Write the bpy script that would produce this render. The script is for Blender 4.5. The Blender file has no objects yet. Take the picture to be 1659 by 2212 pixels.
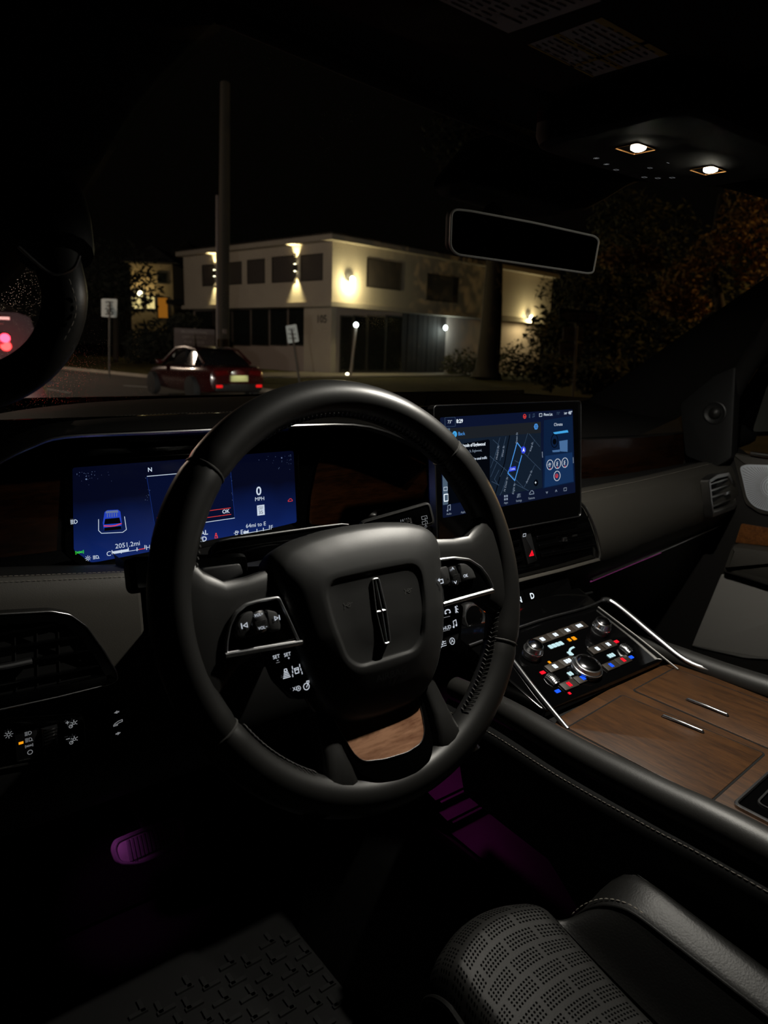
import bpy, bmesh, math, random
from mathutils import Vector, Matrix
random.seed(7)
V = Vector
SC = bpy.context.scene
COL = SC.collection
R = math.radians

# ------------------------------------------------------------------ camera
# origin = centre of the steering wheel; x to the passenger side, y to the front, z up; metres
CAM = V((-.362, -.486, .211)); FPX = 1546.0
YAW, PITCH, ROLL = R(38.25), R(-13.0), R(1.85)
_f = V((math.sin(YAW)*math.cos(PITCH), math.cos(YAW)*math.cos(PITCH), math.sin(PITCH)))
_r0 = V((math.cos(YAW), -math.sin(YAW), 0)); _u0 = _r0.cross(_f)
_r = _r0*math.cos(ROLL)+_u0*math.sin(ROLL); _u = _u0*math.cos(ROLL)-_r0*math.sin(ROLL)
cd = bpy.data.cameras.new('camera'); cam = bpy.data.objects.new('camera', cd); COL.objects.link(cam)
cam.matrix_world = Matrix(((_r.x, _u.x, -_f.x, CAM.x), (_r.y, _u.y, -_f.y, CAM.y), (_r.z, _u.z, -_f.z, CAM.z), (0, 0, 0, 1)))
cd.sensor_fit = 'VERTICAL'; cd.sensor_height = 10.0; cd.lens = FPX/2212*10.0
cd.clip_start = .02; cd.clip_end = 400
cd.dof.use_dof = True; cd.dof.focus_distance = .80; cd.dof.aperture_fstop = 2.4
SC.camera = cam

# ------------------------------------------------------------------ world, exposure
w = bpy.data.worlds.new('night_sky'); SC.world = w; w.use_nodes = True
w.node_tree.nodes['Background'].inputs[0].default_value = (.0042, .0034, .0024, 1)
w.node_tree.nodes['Background'].inputs[1].default_value = .22
vs = SC.view_settings
vs.view_transform = 'Standard'; vs.look = 'None'; vs.gamma = 1; vs.use_curve_mapping = False
vs.exposure = 0.0
try:
    SC.cycles.use_denoising = True
    SC.cycles.sample_clamp_indirect = 3.0
    SC.cycles.max_bounces = 4; SC.cycles.diffuse_bounces = 2; SC.cycles.glossy_bounces = 3; SC.cycles.transparent_max_bounces = 8
    SC.cycles.use_adaptive_sampling = True; SC.cycles.adaptive_threshold = .05
    SC.cycles.caustics_reflective = False; SC.cycles.caustics_refractive = False
except Exception: pass

# ------------------------------------------------------------------ measuring: where a sight line meets a plane of the car
def ray(x, y): return _f+_r*((x-829.5)/FPX)-_u*((y-1106)/FPX)
def W(x, y, ax, v):
    d = ray(x, y); i = 'xyz'.index(ax); return CAM+d*((v-CAM[i])/d[i])
def WD(x, y, dep): return CAM+ray(x, y)*dep

# ------------------------------------------------------------------ mesh helpers
class Fr:                                             # a flat frame: origin, right, up, outward
    def __init__(s, o, ex, ey):
        s.o = V(o); s.ex = V(ex).normalized(); s.en = s.ex.cross(V(ey)).normalized(); s.ey = s.en.cross(s.ex)
    def p(s, a, b, h=0): return s.o+s.ex*a+s.ey*b+s.en*h
    def q(s, x, y, h=0):                              # sight line -> (a, b) on this plane
        d = ray(x, y); o = s.o+s.en*h; k = (o-CAM).dot(s.en)/d.dot(s.en); P = CAM+d*k-s.o
        return (P.dot(s.ex), P.dot(s.ey))
    def qs(s, pts, h=0): return [s.q(x, y, h) for x, y in pts]
def area2(p): return sum(p[i][0]*p[(i+1) % len(p)][1]-p[(i+1) % len(p)][0]*p[i][1] for i in range(len(p)))
def ccw(p): return list(p) if area2(p) > 0 else list(reversed(p))
def rpoly(pts, r, seg=5):
    pts = ccw(pts); n = len(pts); out = []
    for i in range(n):
        p = V(pts[i]+(0,)) if len(pts[i]) == 2 else V(pts[i]); a = V(tuple(pts[i-1])+(0,)); b = V(tuple(pts[(i+1) % n])+(0,)); 
        rr = r[i % len(r)] if isinstance(r, (list, tuple)) else r
        da, db = (a-p), (b-p); k = min(rr, da.length*.48, db.length*.48)
        s, e = p+da.normalized()*k, p+db.normalized()*k
        for j in range(seg+1):
            t = j/seg; q = s*(1-t)**2+p*2*t*(1-t)+e*t*t; out.append((q.x, q.y))
    return out
def inset(poly, d):
    poly = list(poly); n = len(poly); out = []
    for i in range(n):
        a, p, b = V(poly[i-1]), V(poly[i]), V(poly[(i+1) % n])
        e1 = (p-a); e2 = (b-p)
        if e1.length < 1e-9: e1 = e2
        if e2.length < 1e-9: e2 = e1
        e1.normalize(); e2.normalize()
        n1 = V((-e1.y, e1.x)); n2 = V((-e2.y, e2.x)); m = n1+n2
        if m.length < 1e-6: m = n1
        m.normalize(); c = max(.35, m.dot(n1)); q = p+m*(d/c); out.append((q.x, q.y))
    return out
def circ(cx, cy, r, n=24, ry=None): return [(cx+r*math.cos(2*math.pi*i/n), cy+(ry or r)*math.sin(2*math.pi*i/n)) for i in range(n)]
def rect(x0, y0, x1, y1): return [(x0, y0), (x1, y0), (x1, y1), (x0, y1)]
def smooth_path(pts, k=4):
    pts = [V(p) for p in pts]; out = []
    for i in range(len(pts)-1):
        p0 = pts[max(i-1, 0)]; p1 = pts[i]; p2 = pts[i+1]; p3 = pts[min(i+2, len(pts)-1)]
        for j in range(k):
            t = j/k; out.append(.5*((2*p1)+(p2-p0)*t+(2*p0-5*p1+4*p2-p3)*t*t+(3*p1-p0-3*p2+p3)*t**3))
    out.append(pts[-1]); return out
def arc_len(path):
    L = [0]
    for i in range(1, len(path)): L.append(L[-1]+(path[i]-path[i-1]).length)
    return L
def sample(path, s, L=None):
    L = L or arc_len(path)
    for i in range(1, len(path)):
        if L[i] >= s or i == len(path)-1:
            t = (s-L[i-1])/max(L[i]-L[i-1], 1e-9); return path[i-1].lerp(path[i], min(max(t, 0), 1)), (path[i]-path[i-1]).normalized()
FONT_CACHE = {}
class MB:
    def __init__(s): s.v = []; s.f = []
    def add(s, vs, fs):
        o = len(s.v); s.v += [V(p) for p in vs]; s.f += [tuple(i+o for i in f) for f in fs]; return s
    def box(s, c, sz, M=None):
        c = V(c); x, y, z = sz[0]/2, sz[1]/2, sz[2]/2
        vs = [V((i*x, j*y, k*z)) for i in (-1, 1) for j in (-1, 1) for k in (-1, 1)]
        if M is not None: vs = [M @ p for p in vs]
        return s.add([c+p for p in vs], [(0, 1, 3, 2), (4, 6, 7, 5), (0, 4, 5, 1), (2, 3, 7, 6), (0, 2, 6, 4), (1, 5, 7, 3)])
    def prism(s, fr, poly, h0, h1, bev=0, base_bev=0):
        poly = ccw(poly); n = len(poly); rings = []
        if base_bev: rings += [(inset(poly, base_bev), h0), (poly, h0+base_bev)]
        else: rings.append((poly, h0))
        if bev: rings += [(poly, h1-bev), (inset(poly, bev*.35), h1-bev*.3), (inset(poly, bev), h1)]
        else: rings.append((poly, h1))
        vs = []; fs = []
        for pl, h in rings: vs += [fr.p(a, b, h) for a, b in pl]
        for k in range(len(rings)-1):
            for i in range(n):
                j = (i+1) % n; fs.append((k*n+i, k*n+j, (k+1)*n+j, (k+1)*n+i))
        fs.append(tuple(reversed(range(n)))); fs.append(tuple((len(rings)-1)*n+i for i in range(n)))
        return s.add(vs, fs)
    def flat(s, fr, poly, h):
        poly = ccw(poly); return s.add([fr.p(a, b, h) for a, b in poly], [tuple(range(len(poly)))])
    def ring(s, fr, poly, wd, h0, h1, bev=0.0):
        poly = ccw(poly); n = len(poly); q = inset(poly, wd)
        L = [(poly, h0), (poly, h1-bev), (inset(poly, bev) if bev else poly, h1), (inset(poly, wd-bev) if bev else q, h1), (q, h1-bev), (q, h0)]
        if not bev: L = [(poly, h0), (poly, h1), (q, h1), (q, h0)]
        vs = []; fs = []; m = len(L)
        for pl, h in L: vs += [fr.p(a, b, h) for a, b in pl]
        for k in range(m):
            k2 = (k+1) % m
            for i in range(n):
                j = (i+1) % n; fs.append((k*n+i, k*n+j, k2*n+j, k2*n+i))
        return s.add(vs, fs)
    def line(s, fr, pts, wd, h, th=0):
        for i in range(len(pts)-1):
            a, b = V(pts[i]), V(pts[i+1]); d = b-a
            if d.length < 1e-9: continue
            d.normalize(); n = V((-d.y, d.x))*wd/2; d = d*wd*.3
            qd = [a-d-n, b+d-n, b+d+n, a-d+n]
            if th: s.prism(fr, [(p.x, p.y) for p in qd], h, h+th)
            else: s.add([fr.p(p.x, p.y, h) for p in qd], [(0, 1, 2, 3)])
        return s
    def tube(s, path, r, n=10, closed=False, flat=1.0, up=None, caps=True):
        path = [V(p) for p in path]; m = len(path); rr = r if isinstance(r, (list, tuple)) else [r]*m
        T = []
        for i in range(m):
            a = path[i-1] if (i or closed) else path[0]; b = path[(i+1) % m] if (i < m-1 or closed) else path[-1]
            T.append((b-a).normalized())
        N = V(up) if up else (V((0, 0, 1)) if abs(T[0].z) < .9 else V((1, 0, 0)))
        vs = []
        for i in range(m):
            N = (N-T[i]*N.dot(T[i])).normalized(); B = T[i].cross(N)
            for j in range(n):
                a = 2*math.pi*j/n; vs.append(path[i]+N*(math.sin(a)*rr[i]*flat)+B*(math.cos(a)*rr[i]))
        fs = []
        for i in range(m if closed else m-1):
            i2 = (i+1) % m
            for j in range(n):
                k = (j+1) % n; fs.append((i*n+j, i*n+k, i2*n+k, i2*n+j))
        if not closed and caps: fs.append(tuple(reversed(range(n)))); fs.append(tuple((m-1)*n+j for j in range(n)))
        return s.add(vs, fs)
    def loft(s, rows, close_u=False, close_v=False, caps=False):
        m = len(rows); n = len(rows[0]); vs = [p for r in rows for p in r]; fs = []
        for i in range(m if close_v else m-1):
            i2 = (i+1) % m
            for j in range(n if close_u else n-1):
                k = (j+1) % n; fs.append((i*n+j, i*n+k, i2*n+k, i2*n+j))
        if caps: fs.append(tuple(reversed(range(n)))); fs.append(tuple((m-1)*n+j for j in range(n)))
        return s.add(vs, fs)
    def lathe(s, fr, prof, a0=0, b0=0, n=24, rib=0, rib_r=0):
        rows = []
        for r_, h in prof:
            rows.append([fr.p(a0+(r_-(rib_r if (rib and j % 2 and r_ > 1e-5) else 0))*math.cos(2*math.pi*j/n), b0+(r_-(rib_r if (rib and j % 2 and r_ > 1e-5) else 0))*math.sin(2*math.pi*j/n), h) for j in range(n)])
        return s.loft(rows, close_u=True, caps=True)
    def text(s, fr, body, a, b, size, h=.0003, align='CENTER', rot=0, sx=1.0, bold=False):
        key = (body, align, bold)
        if key not in FONT_CACHE:
            c = bpy.data.curves.new('t', 'FONT'); c.body = body; c.align_x = align; c.align_y = 'CENTER'; c.resolution_u = 3
            if bold: c.offset = .018
            o = bpy.data.objects.new('t', c); me = bpy.data.meshes.new_from_object(o)
            FONT_CACHE[key] = ([v.co.copy() for v in me.vertices], [tuple(p.vertices) for p in me.polygons])
            bpy.data.objects.remove(o); bpy.data.curves.remove(c); bpy.data.meshes.remove(me)
        vs, fs = FONT_CACHE[key]; co, si = math.cos(rot), math.sin(rot); out = []
        for p in vs:
            x, y = p.x*size*sx, p.y*size; out.append(fr.p(a+x*co-y*si, b+x*si+y*co, h))
        return s.add(out, fs)
    def stitches(s, path, pitch, ln, r, side=None):
        L = arc_len(path); t = pitch/2
        while t < L[-1]:
            p, d = sample(path, t, L); s.tube([p-d*ln/2, p, p+d*ln/2], [r*.5, r, r*.5], n=5); t += pitch
        return s
    def build(s, name, m, parent=None, smooth=True, sharp=38, sub=0, bevel=0, solid=0, kind=None, label=None, recalc=True, seg=2):
        me = bpy.data.meshes.new(name)
        if parent is None:
            xs = [p.x for p in s.v]; ys = [p.y for p in s.v]; zs = [p.z for p in s.v]
            off = V(((min(xs)+max(xs))/2, (min(ys)+max(ys))/2, min(zs)))
        else: off = ORG[parent.name]
        me.from_pydata([p-off for p in s.v], [], s.f); me.validate()
        if recalc:
            bm = bmesh.new(); bm.from_mesh(me); bmesh.ops.recalc_face_normals(bm, faces=bm.faces); bm.to_mesh(me); bm.free()
        o = bpy.data.objects.new(name, me); COL.objects.link(o)
        if parent is None: o.location = off
        else: o.parent = parent
        ORG[o.name] = off
        if smooth:
            for p in me.polygons: p.use_smooth = True
            me.set_sharp_from_angle(angle=R(sharp))
        if solid: md = o.modifiers.new('solid', 'SOLIDIFY'); md.thickness = solid; md.offset = -1
        if bevel: md = o.modifiers.new('bevel', 'BEVEL'); md.width = bevel; md.segments = seg; md.limit_method = 'ANGLE'; md.angle_limit = R(40)
        if sub: md = o.modifiers.new('sub', 'SUBSURF'); md.levels = sub; md.render_levels = sub
        me.materials.append(M[m] if isinstance(m, str) else m)
        if kind: o['kind'] = kind
        if label: o['label'] = label
        return o
ORG = {}
def thing(name, label, cat, loc=(0, 0, 0), group=None, kind=None):
    o = bpy.data.objects.new(name, None); COL.objects.link(o); o.location = loc; o.empty_display_size = .05
    if label: o['label'] = label
    if cat: o['category'] = cat
    if group: o['group'] = group
    if kind: o['kind'] = kind
    ORG[o.name] = V(loc); return o
def tag(o, label=None, cat=None, group=None, kind=None):
    if label: o['label'] = label
    if cat: o['category'] = cat
    if group: o['group'] = group
    if kind: o['kind'] = kind
    return o
def light(name, typ, loc, energy, color, parent=None, **k):
    l = bpy.data.lights.new(name, typ); l.energy = energy; l.color = color
    aim = k.pop('aim', None)
    for a, b in k.items(): setattr(l, a, b)
    o = bpy.data.objects.new(name, l); COL.objects.link(o); o.location = loc
    if aim is not None: o.rotation_euler = (V(aim)-V(loc)).to_track_quat('-Z', 'Y').to_euler()
    if parent is not None: o.parent = parent; o.location = V(loc)-ORG[parent.name]
    return o

# ------------------------------------------------------------------ materials
def lin(c): return tuple(((x/255)/12.92 if x/255 <= .04045 else ((x/255+.055)/1.055)**2.4) for x in c)
M = {}
def mat(name, col, rough=.5, metal=0, spec=.5, emit=None, estr=1, bump=None, var=None, coat=0, sheen=0):
    m = bpy.data.materials.new(name); m.use_nodes = True; nt = m.node_tree; b = nt.nodes['Principled BSDF']
    b.inputs['Base Color'].default_value = (*col, 1); b.inputs['Roughness'].default_value = rough; b.inputs['Metallic'].default_value = metal
    b.inputs['Specular IOR Level'].default_value = spec
    if coat: b.inputs['Coat Weight'].default_value = coat; b.inputs['Coat Roughness'].default_value = .06
    if sheen: b.inputs['Sheen Weight'].default_value = sheen
    if emit is not None: b.inputs['Emission Color'].default_value = (*emit, 1); b.inputs['Emission Strength'].default_value = estr
    tc = None
    if bump or var: tc = nt.nodes.new('ShaderNodeTexCoord')
    if bump:                                         # (scale, strength, distance)
        nz = nt.nodes.new('ShaderNodeTexNoise'); nz.inputs['Scale'].default_value = bump[0]; nz.inputs['Detail'].default_value = 3
        nt.links.new(tc.outputs['Object'], nz.inputs['Vector']); bp = nt.nodes.new('ShaderNodeBump')
        bp.inputs['Strength'].default_value = bump[1]; bp.inputs['Distance'].default_value = bump[2]
        nt.links.new(nz.outputs['Fac'], bp.inputs['Height']); nt.links.new(bp.outputs['Normal'], b.inputs['Normal'])
    if var:                                          # (scale, colour2)
        nz = nt.nodes.new('ShaderNodeTexNoise'); nz.inputs['Scale'].default_value = var[0]; nz.inputs['Detail'].default_value = 5
        nt.links.new(tc.outputs['Object'], nz.inputs['Vector']); rp = nt.nodes.new('ShaderNodeValToRGB')
        rp.color_ramp.elements[0].position = .35; rp.color_ramp.elements[1].position = .65
        rp.color_ramp.elements[0].color = (*col, 1); rp.color_ramp.elements[1].color = (*var[1], 1)
        nt.links.new(nz.outputs['Fac'], rp.inputs['Fac']); nt.links.new(rp.outputs['Color'], b.inputs['Base Color'])
    M[name] = m; return m
def glow(name, rgb, s=1.0): return mat(name, (0, 0, 0), .4, emit=lin(rgb), estr=s, spec=0)
def wood(name, c1, c2, scale, rough=.35, coat=0, stretch=(1, 8, 8)):
    m = mat(name, c1, rough, coat=coat, spec=.32); nt = m.node_tree; b = nt.nodes['Principled BSDF']
    tc = nt.nodes.new('ShaderNodeTexCoord'); mp = nt.nodes.new('ShaderNodeMapping'); mp.inputs['Scale'].default_value = stretch
    nt.links.new(tc.outputs['Object'], mp.inputs['Vector'])
    n1 = nt.nodes.new('ShaderNodeTexNoise'); n1.inputs['Scale'].default_value = scale; n1.inputs['Detail'].default_value = 8; n1.inputs['Roughness'].default_value = .7; n1.inputs['Distortion'].default_value = .6
    n2 = nt.nodes.new('ShaderNodeTexNoise'); n2.inputs['Scale'].default_value = scale*6; n2.inputs['Detail'].default_value = 4
    nt.links.new(mp.outputs['Vector'], n1.inputs['Vector']); nt.links.new(mp.outputs['Vector'], n2.inputs['Vector'])
    mx = nt.nodes.new('ShaderNodeMath'); mx.operation = 'MULTIPLY_ADD'; mx.inputs[1].default_value = .45
    nt.links.new(n2.outputs['Fac'], mx.inputs[0]); nt.links.new(n1.outputs['Fac'], mx.inputs[2])
    rp = nt.nodes.new('ShaderNodeValToRGB'); rp.color_ramp.elements[0].position = .58; rp.color_ramp.elements[1].position = .86
    rp.color_ramp.elements[0].color = (*c2, 1); rp.color_ramp.elements[1].color = (*c1, 1)
    nt.links.new(mx.outputs[0], rp.inputs['Fac']); nt.links.new(rp.outputs['Color'], b.inputs['Base Color'])
    bp = nt.nodes.new('ShaderNodeBump'); bp.inputs['Strength'].default_value = .12; bp.inputs['Distance'].default_value = .0004
    nt.links.new(mx.outputs[0], bp.inputs['Height']); nt.links.new(bp.outputs['Normal'], b.inputs['Normal'])
    return m
mat('wheel_leather', (.0125, .0122, .0115), .40, spec=.5, bump=(1400, .10, .0003))
mat('seat_leather', (.0050, .0049, .0045), .46, spec=.28, bump=(500, .35, .0006))
mat('leather', (.0125, .012, .011), .46, spec=.45, bump=(900, .22, .0004))
mat('dash_leather', (.052, .048, .041), .55, spec=.35, bump=(1000, .25, .0004))
mat('dash_top', (.010, .009, .008), .75, spec=.25, bump=(900, .3, .0004))
mat('hub_plastic', (.024, .024, .0235), .46, spec=.45, bump=(2600, .12, .0002))
mat('soft_black', (.010, .010, .010), .6, spec=.35, bump=(1500, .15, .0003))
mat('matte_black', (.006, .006, .006), .8, spec=.2)
mat('piano_black', (.0013, .0013, .0014), .07, spec=.55)
mat('dark_plastic', (.014, .014, .014), .45, spec=.4)
mat('button_black', (.012, .012, .013), .38, spec=.45)
mat('button_brown', (.020, .015, .011), .45, spec=.4)
mat('chrome', (.75, .76, .78), .24, metal=1)
mat('dark_chrome', (.46, .46, .47), .27, metal=1)
mat('satin_metal', (.48, .47, .45), .32, metal=1)
mat('headliner', (.020, .019, .018), .9, spec=.1, bump=(1800, .3, .0005))
mat('carpet', (.014, .013, .013), .95, spec=.05, bump=(1200, .6, .001))
mat('rubber', (.016, .016, .016), .7, spec=.3)
mat('thread', (.22, .20, .17), .8)
mat('black_thread', (.045, .044, .042), .5)
mat('grille', (.62, .66, .72), .5, metal=.1)
mat('door_fabric', (.26, .25, .235), .9, spec=.1, bump=(2200, .3, .0004))
mat('pedal_metal', (.45, .44, .46), .4, metal=.6)
wood('console_wood', (.060, .0235, .0058), (.025, .0096, .0025), 14, .52, 0, (9, 1, 1))
wood('dash_wood', (.028, .009, .0025), (.009, .003, .001), 10, .25, .3, (1, 6, 6))
wood('spoke_wood', (.46, .24, .14), (.22, .10, .055), 12, .35, .2, (1, 8, 4))
glow('icon_white', (205, 212, 222), .95); glow('icon_soft', (130, 132, 135), .7); glow('icon_bright', (235, 245, 255), 1.1)
glow('led_red', (255, 25, 45), 1.1); glow('led_blue', (30, 90, 255), 1.2); glow('led_orange', (255, 160, 20), 1.0); glow('icon_cyan', (200, 235, 240), 1.0)
# ------------------------------------------------------------------ car shell
def FY(y): return Fr((0, y, 0), (1, 0, 0), (0, 0, 1))            # faces the driver (-y)
def FZ(z): return Fr((0, 0, z), (1, 0, 0), (0, 1, 0))            # faces up
def FX(x): return Fr((x, 0, 0), (0, -1, 0), (0, 0, 1))           # faces the driver side (-x)
# headliner
mb = MB(); rows = []
for i in range(13):
    y = .135-i*.16; rows.append([V((x, y-(.05*((x-.42)/.8)**2 if i == 0 else 0), .462+.05*min(1, i/3)*(1-((x-.42)/.95)**2))) for x in [-.42+k*.14 for k in range(13)]])
mb.loft(rows); o = mb.build('ceiling', 'headliner', solid=-.02); tag(o, kind='structure')
# windshield header trim
mb = MB(); p = smooth_path([W(480, 30, 'z', .46), W(800, 165, 'z', .46), W(1060, 270, 'z', .46), V((.42, .165, .46)), V((.6, .14, .46)), W(1570, 395, 'z', .46), V((.95, .07, .455))], 5)
mb.tube(p, .012, n=8, flat=.6); o = mb.build('trim_1', 'headliner'); tag(o, kind='structure')
# floor and firewall
mb = MB(); mb.box((.42, .2, -.83), (1.75, 2.2, .06)); o = mb.build('floor', 'carpet', bevel=.01); tag(o, kind='structure')
mb = MB(); rows = []
for y, z in ((.95, .10), (.93, -.3), (.86, -.5), (.80, -.62), (.66, -.80)): rows.append([V((x, y, z)) for x in (-.44, 0, .42, .9, 1.26)])
mb.loft(rows); o = mb.build('wall_front', 'carpet', solid=.02); tag(o, kind='structure')
mb = MB(); mb.box((-.43, .60, -.38), (.02, .72, .86)); o = mb.build('wall_left', 'carpet'); tag(o, kind='structure')  # kick panel put in to keep outside light off the pedals
mb = MB(); mb.box((1.27, .78, -.36), (.02, .44, .86)); o = mb.build('wall_right', 'carpet'); tag(o, kind='structure')  # kick panel put in to stop street light entering the footwell
# left A pillar
E_ = [(480, 30, .10), (330, 180, .15), (250, 290, .20), (185, 400, .25), (110, 490, .31), (45, 570, .37), (-20, 640, .44), (-110, 735, .54)]
inner = smooth_path([W(x, y, 'y', d) for x, y, d in E_], 4)
mb = MB(); rows = []
for i, p in enumerate(inner):
    rows.append([p+V((.012, .03, 0)), p+V((.004, .008, .002)), p, p+V((-.02, -.022, .0)), p+V((-.07, -.05, .01)), p+V((-.13, -.05, .03)), p+V((-.13, .05, .03))])
mb.loft(rows, close_u=True, caps=True); o = mb.build('trim_2', 'headliner'); tag(o, kind='structure')
# right A pillar
E_ = [(1255, 890, .60), (1300, 860, .56), (1400, 795, .46), (1500, 725, .36), (1659, 618, .22), (1800, 520, .12)]
inner = smooth_path([W(x, y, 'y', d) for x, y, d in E_], 4)
mb = MB(); rows = []
for i, p in enumerate(inner):
    t = i/(len(inner)-1)
    rows.append([p+V((.0, .03, 0)), p, p+V((.015, -.025, -.012)), p+V((.06, -.06, -.06)), p+V((.10, -.05, -.10)), p+V((.12, .04, -.08))])
mb.loft(rows, close_u=True, caps=True); o = mb.build('trim_3', 'headliner'); tag(o, kind='structure')
# windshield
def glass_mat():
    m = bpy.data.materials.new('windshield_glass'); m.use_nodes = True; nt = m.node_tree; nt.nodes.clear()
    out = nt.nodes.new('ShaderNodeOutputMaterial'); tr = nt.nodes.new('ShaderNodeBsdfTransparent'); tr.inputs[0].default_value = (.93, .95, .93, 1)
    gl = nt.nodes.new('ShaderNodeBsdfGlossy'); gl.inputs['Roughness'].default_value = .02; gl.inputs[0].default_value = (.25, .25, .25, 1)
    fr = nt.nodes.new('ShaderNodeFresnel'); fr.inputs[0].default_value = 1.25
    m1 = nt.nodes.new('ShaderNodeMixShader'); nt.links.new(fr.outputs[0], m1.inputs[0]); nt.links.new(tr.outputs[0], m1.inputs[1]); nt.links.new(gl.outputs[0], m1.inputs[2])
    tc = nt.nodes.new('ShaderNodeTexCoord'); vo = nt.nodes.new('ShaderNodeTexVoronoi'); vo.inputs['Scale'].default_value = 420
    nt.links.new(tc.outputs['Object'], vo.inputs['Vector'])
    lt = nt.nodes.new('ShaderNodeMath'); lt.operation = 'LESS_THAN'; lt.inputs[1].default_value = .16; nt.links.new(vo.outputs['Distance'], lt.inputs[0])
    nz = nt.nodes.new('ShaderNodeTexNoise'); nz.inputs['Scale'].default_value = 9; nz.inputs['Detail'].default_value = 4; nt.links.new(tc.outputs['Object'], nz.inputs['Vector'])
    rp = nt.nodes.new('ShaderNodeMapRange'); rp.inputs[1].default_value = .45; rp.inputs[2].default_value = .72; rp.inputs[3].default_value = .10; rp.inputs[4].default_value = .60; nt.links.new(nz.outputs['Fac'], rp.inputs[0])
    ml = nt.nodes.new('ShaderNodeMath'); ml.operation = 'MULTIPLY'; nt.links.new(lt.outputs[0], ml.inputs[0]); nt.links.new(rp.outputs[0], ml.inputs[1])
    df = nt.nodes.new('ShaderNodeBsdfRefraction'); df.inputs['Color'].default_value = (.9, .85, .75, 1); df.inputs['Roughness'].default_value = .8; df.inputs['IOR'].default_value = 1.12
    m2 = nt.nodes.new('ShaderNodeMixShader'); nt.links.new(ml.outputs[0], m2.inputs[0]); nt.links.new(m1.outputs[0], m2.inputs[1]); nt.links.new(df.outputs[0], m2.inputs[2])
    nt.links.new(m2.outputs[0], out.inputs[0]); M['windshield_glass'] = m
glass_mat()
mb = MB(); rows = []
for i in range(9):
    t = i/8; row = []
    for k in range(15):
        u = k/7-1; x = .42+u*(.86-.12*t); y = (.93-.26*u*u)*(1-t)+(.165-.07*u*u)*t+.05*math.sin(math.pi*t); z = .075*(1-t)+.463*t+.02*math.sin(math.pi*t)
        row.append(V((x, y, z)))
    rows.append(row)
mb.loft(rows); o = mb.build('window_1', 'windshield_glass', recalc=False); tag(o, kind='structure')
# cowl under the glass and a wiper
mb = MB(); mb.loft([[V((.42+u*.85, .96-.26*u*u, .02)) for u in (-1, -.5, 0, .5, 1)], [V((.42+u*.85, .90-.26*u*u, .088)) for u in (-1, -.5, 0, .5, 1)], [V((.42+u*.85, .60-.02*u*u, .085)) for u in (-1, -.5, 0, .5, 1)], [V((.42+u*.85, .60, -.25)) for u in (-1, -.5, 0, .5, 1)]])  # last row is an added skirt blocking outside light from the footwell
o = mb.build('trim_4', 'matte_black', solid=.01); tag(o, kind='structure')
wr = thing('windshield_wiper', 'black wiper lying along the windshield base behind the centre screen', 'wiper', (.85, .93, .12))
mb = MB(); mb.tube([W(870, 866, 'y', .93), W(960, 853, 'y', .94), W(1050, 856, 'y', .95), W(1180, 868, 'y', .95)], .006, n=6); mb.build('arm', 'matte_black', wr)
mb = MB(); mb.tube([W(880, 858, 'y', .95), W(1000, 850, 'y', .96), W(1100, 853, 'y', .97), W(1270, 864, 'y', .97)], .004, n=6, flat=2); mb.build('blade', 'rubber', wr)
# sun visor with its two printed labels
vz = thing('sun_visor', 'black driver sun visor with printed warning labels folded against the headliner', 'sun visor', (.12, -.1, .455))
fv = Fr((.12, -.1, .458), (1, 0, 0), (0, -1, 0))                 # faces down
mb = MB(); mb.prism(fv, rpoly(rect(-.22, -.135, .20, .14), .03), -.014, 0, .005); mb.build('visor_panel', 'headliner', vz)
mat('paper', (.62, .62, .60), .7); mat('label_yellow', (.62, .48, .10), .7); mat('label_ink', (.03, .03, .03), .8)
def visor_label(c, px, yellow):
    q = fv.qs(px, .0); mb = MB(); mb.flat(fv, q, .0006); lb = mb.build('warning_label', 'paper', vz)
    A, B, C_, D = [V(t) for t in q]                               # corners: A far-left, B near-left, C near-right, D far-right
    P = lambda u, v: tuple((A*(1-u)*(1-v)+D*u*(1-v)+B*(1-u)*v+C_*u*v))
    ink = MB(); yl = MB()
    def bar(m_, u0, u1, v0, v1, h): m_.flat(fv, [P(u0, v0), P(u1, v0), P(u1, v1), P(u0, v1)], h)
    for (u0, u1, v0, v1) in yellow: bar(yl, u0, u1, v0, v1, .0009)
    for r_ in range(11):
        v = .06+r_*.085
        for k in range(7):
            if random.random() < .85: u = .05+k*.125; bar(ink, u, u+.07+random.random()*.05, v, v+.022, .0012)
    if yellow: yl.build('yellow_band', 'label_yellow', lb)
    ink.build('fine_print', 'label_ink', lb, kind='stuff')
visor_label(0, [(1140, 95), (1300, 35), (1445, 115), (1280, 165)], [(0, 1, .0, .03), (0, 1, .36, .44), (0, 1, .9, 1), (.62, .68, 0, 1)])
visor_label(1, [(900, -25), (1050, -95), (1300, 0), (1098, 70)], [])
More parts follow.
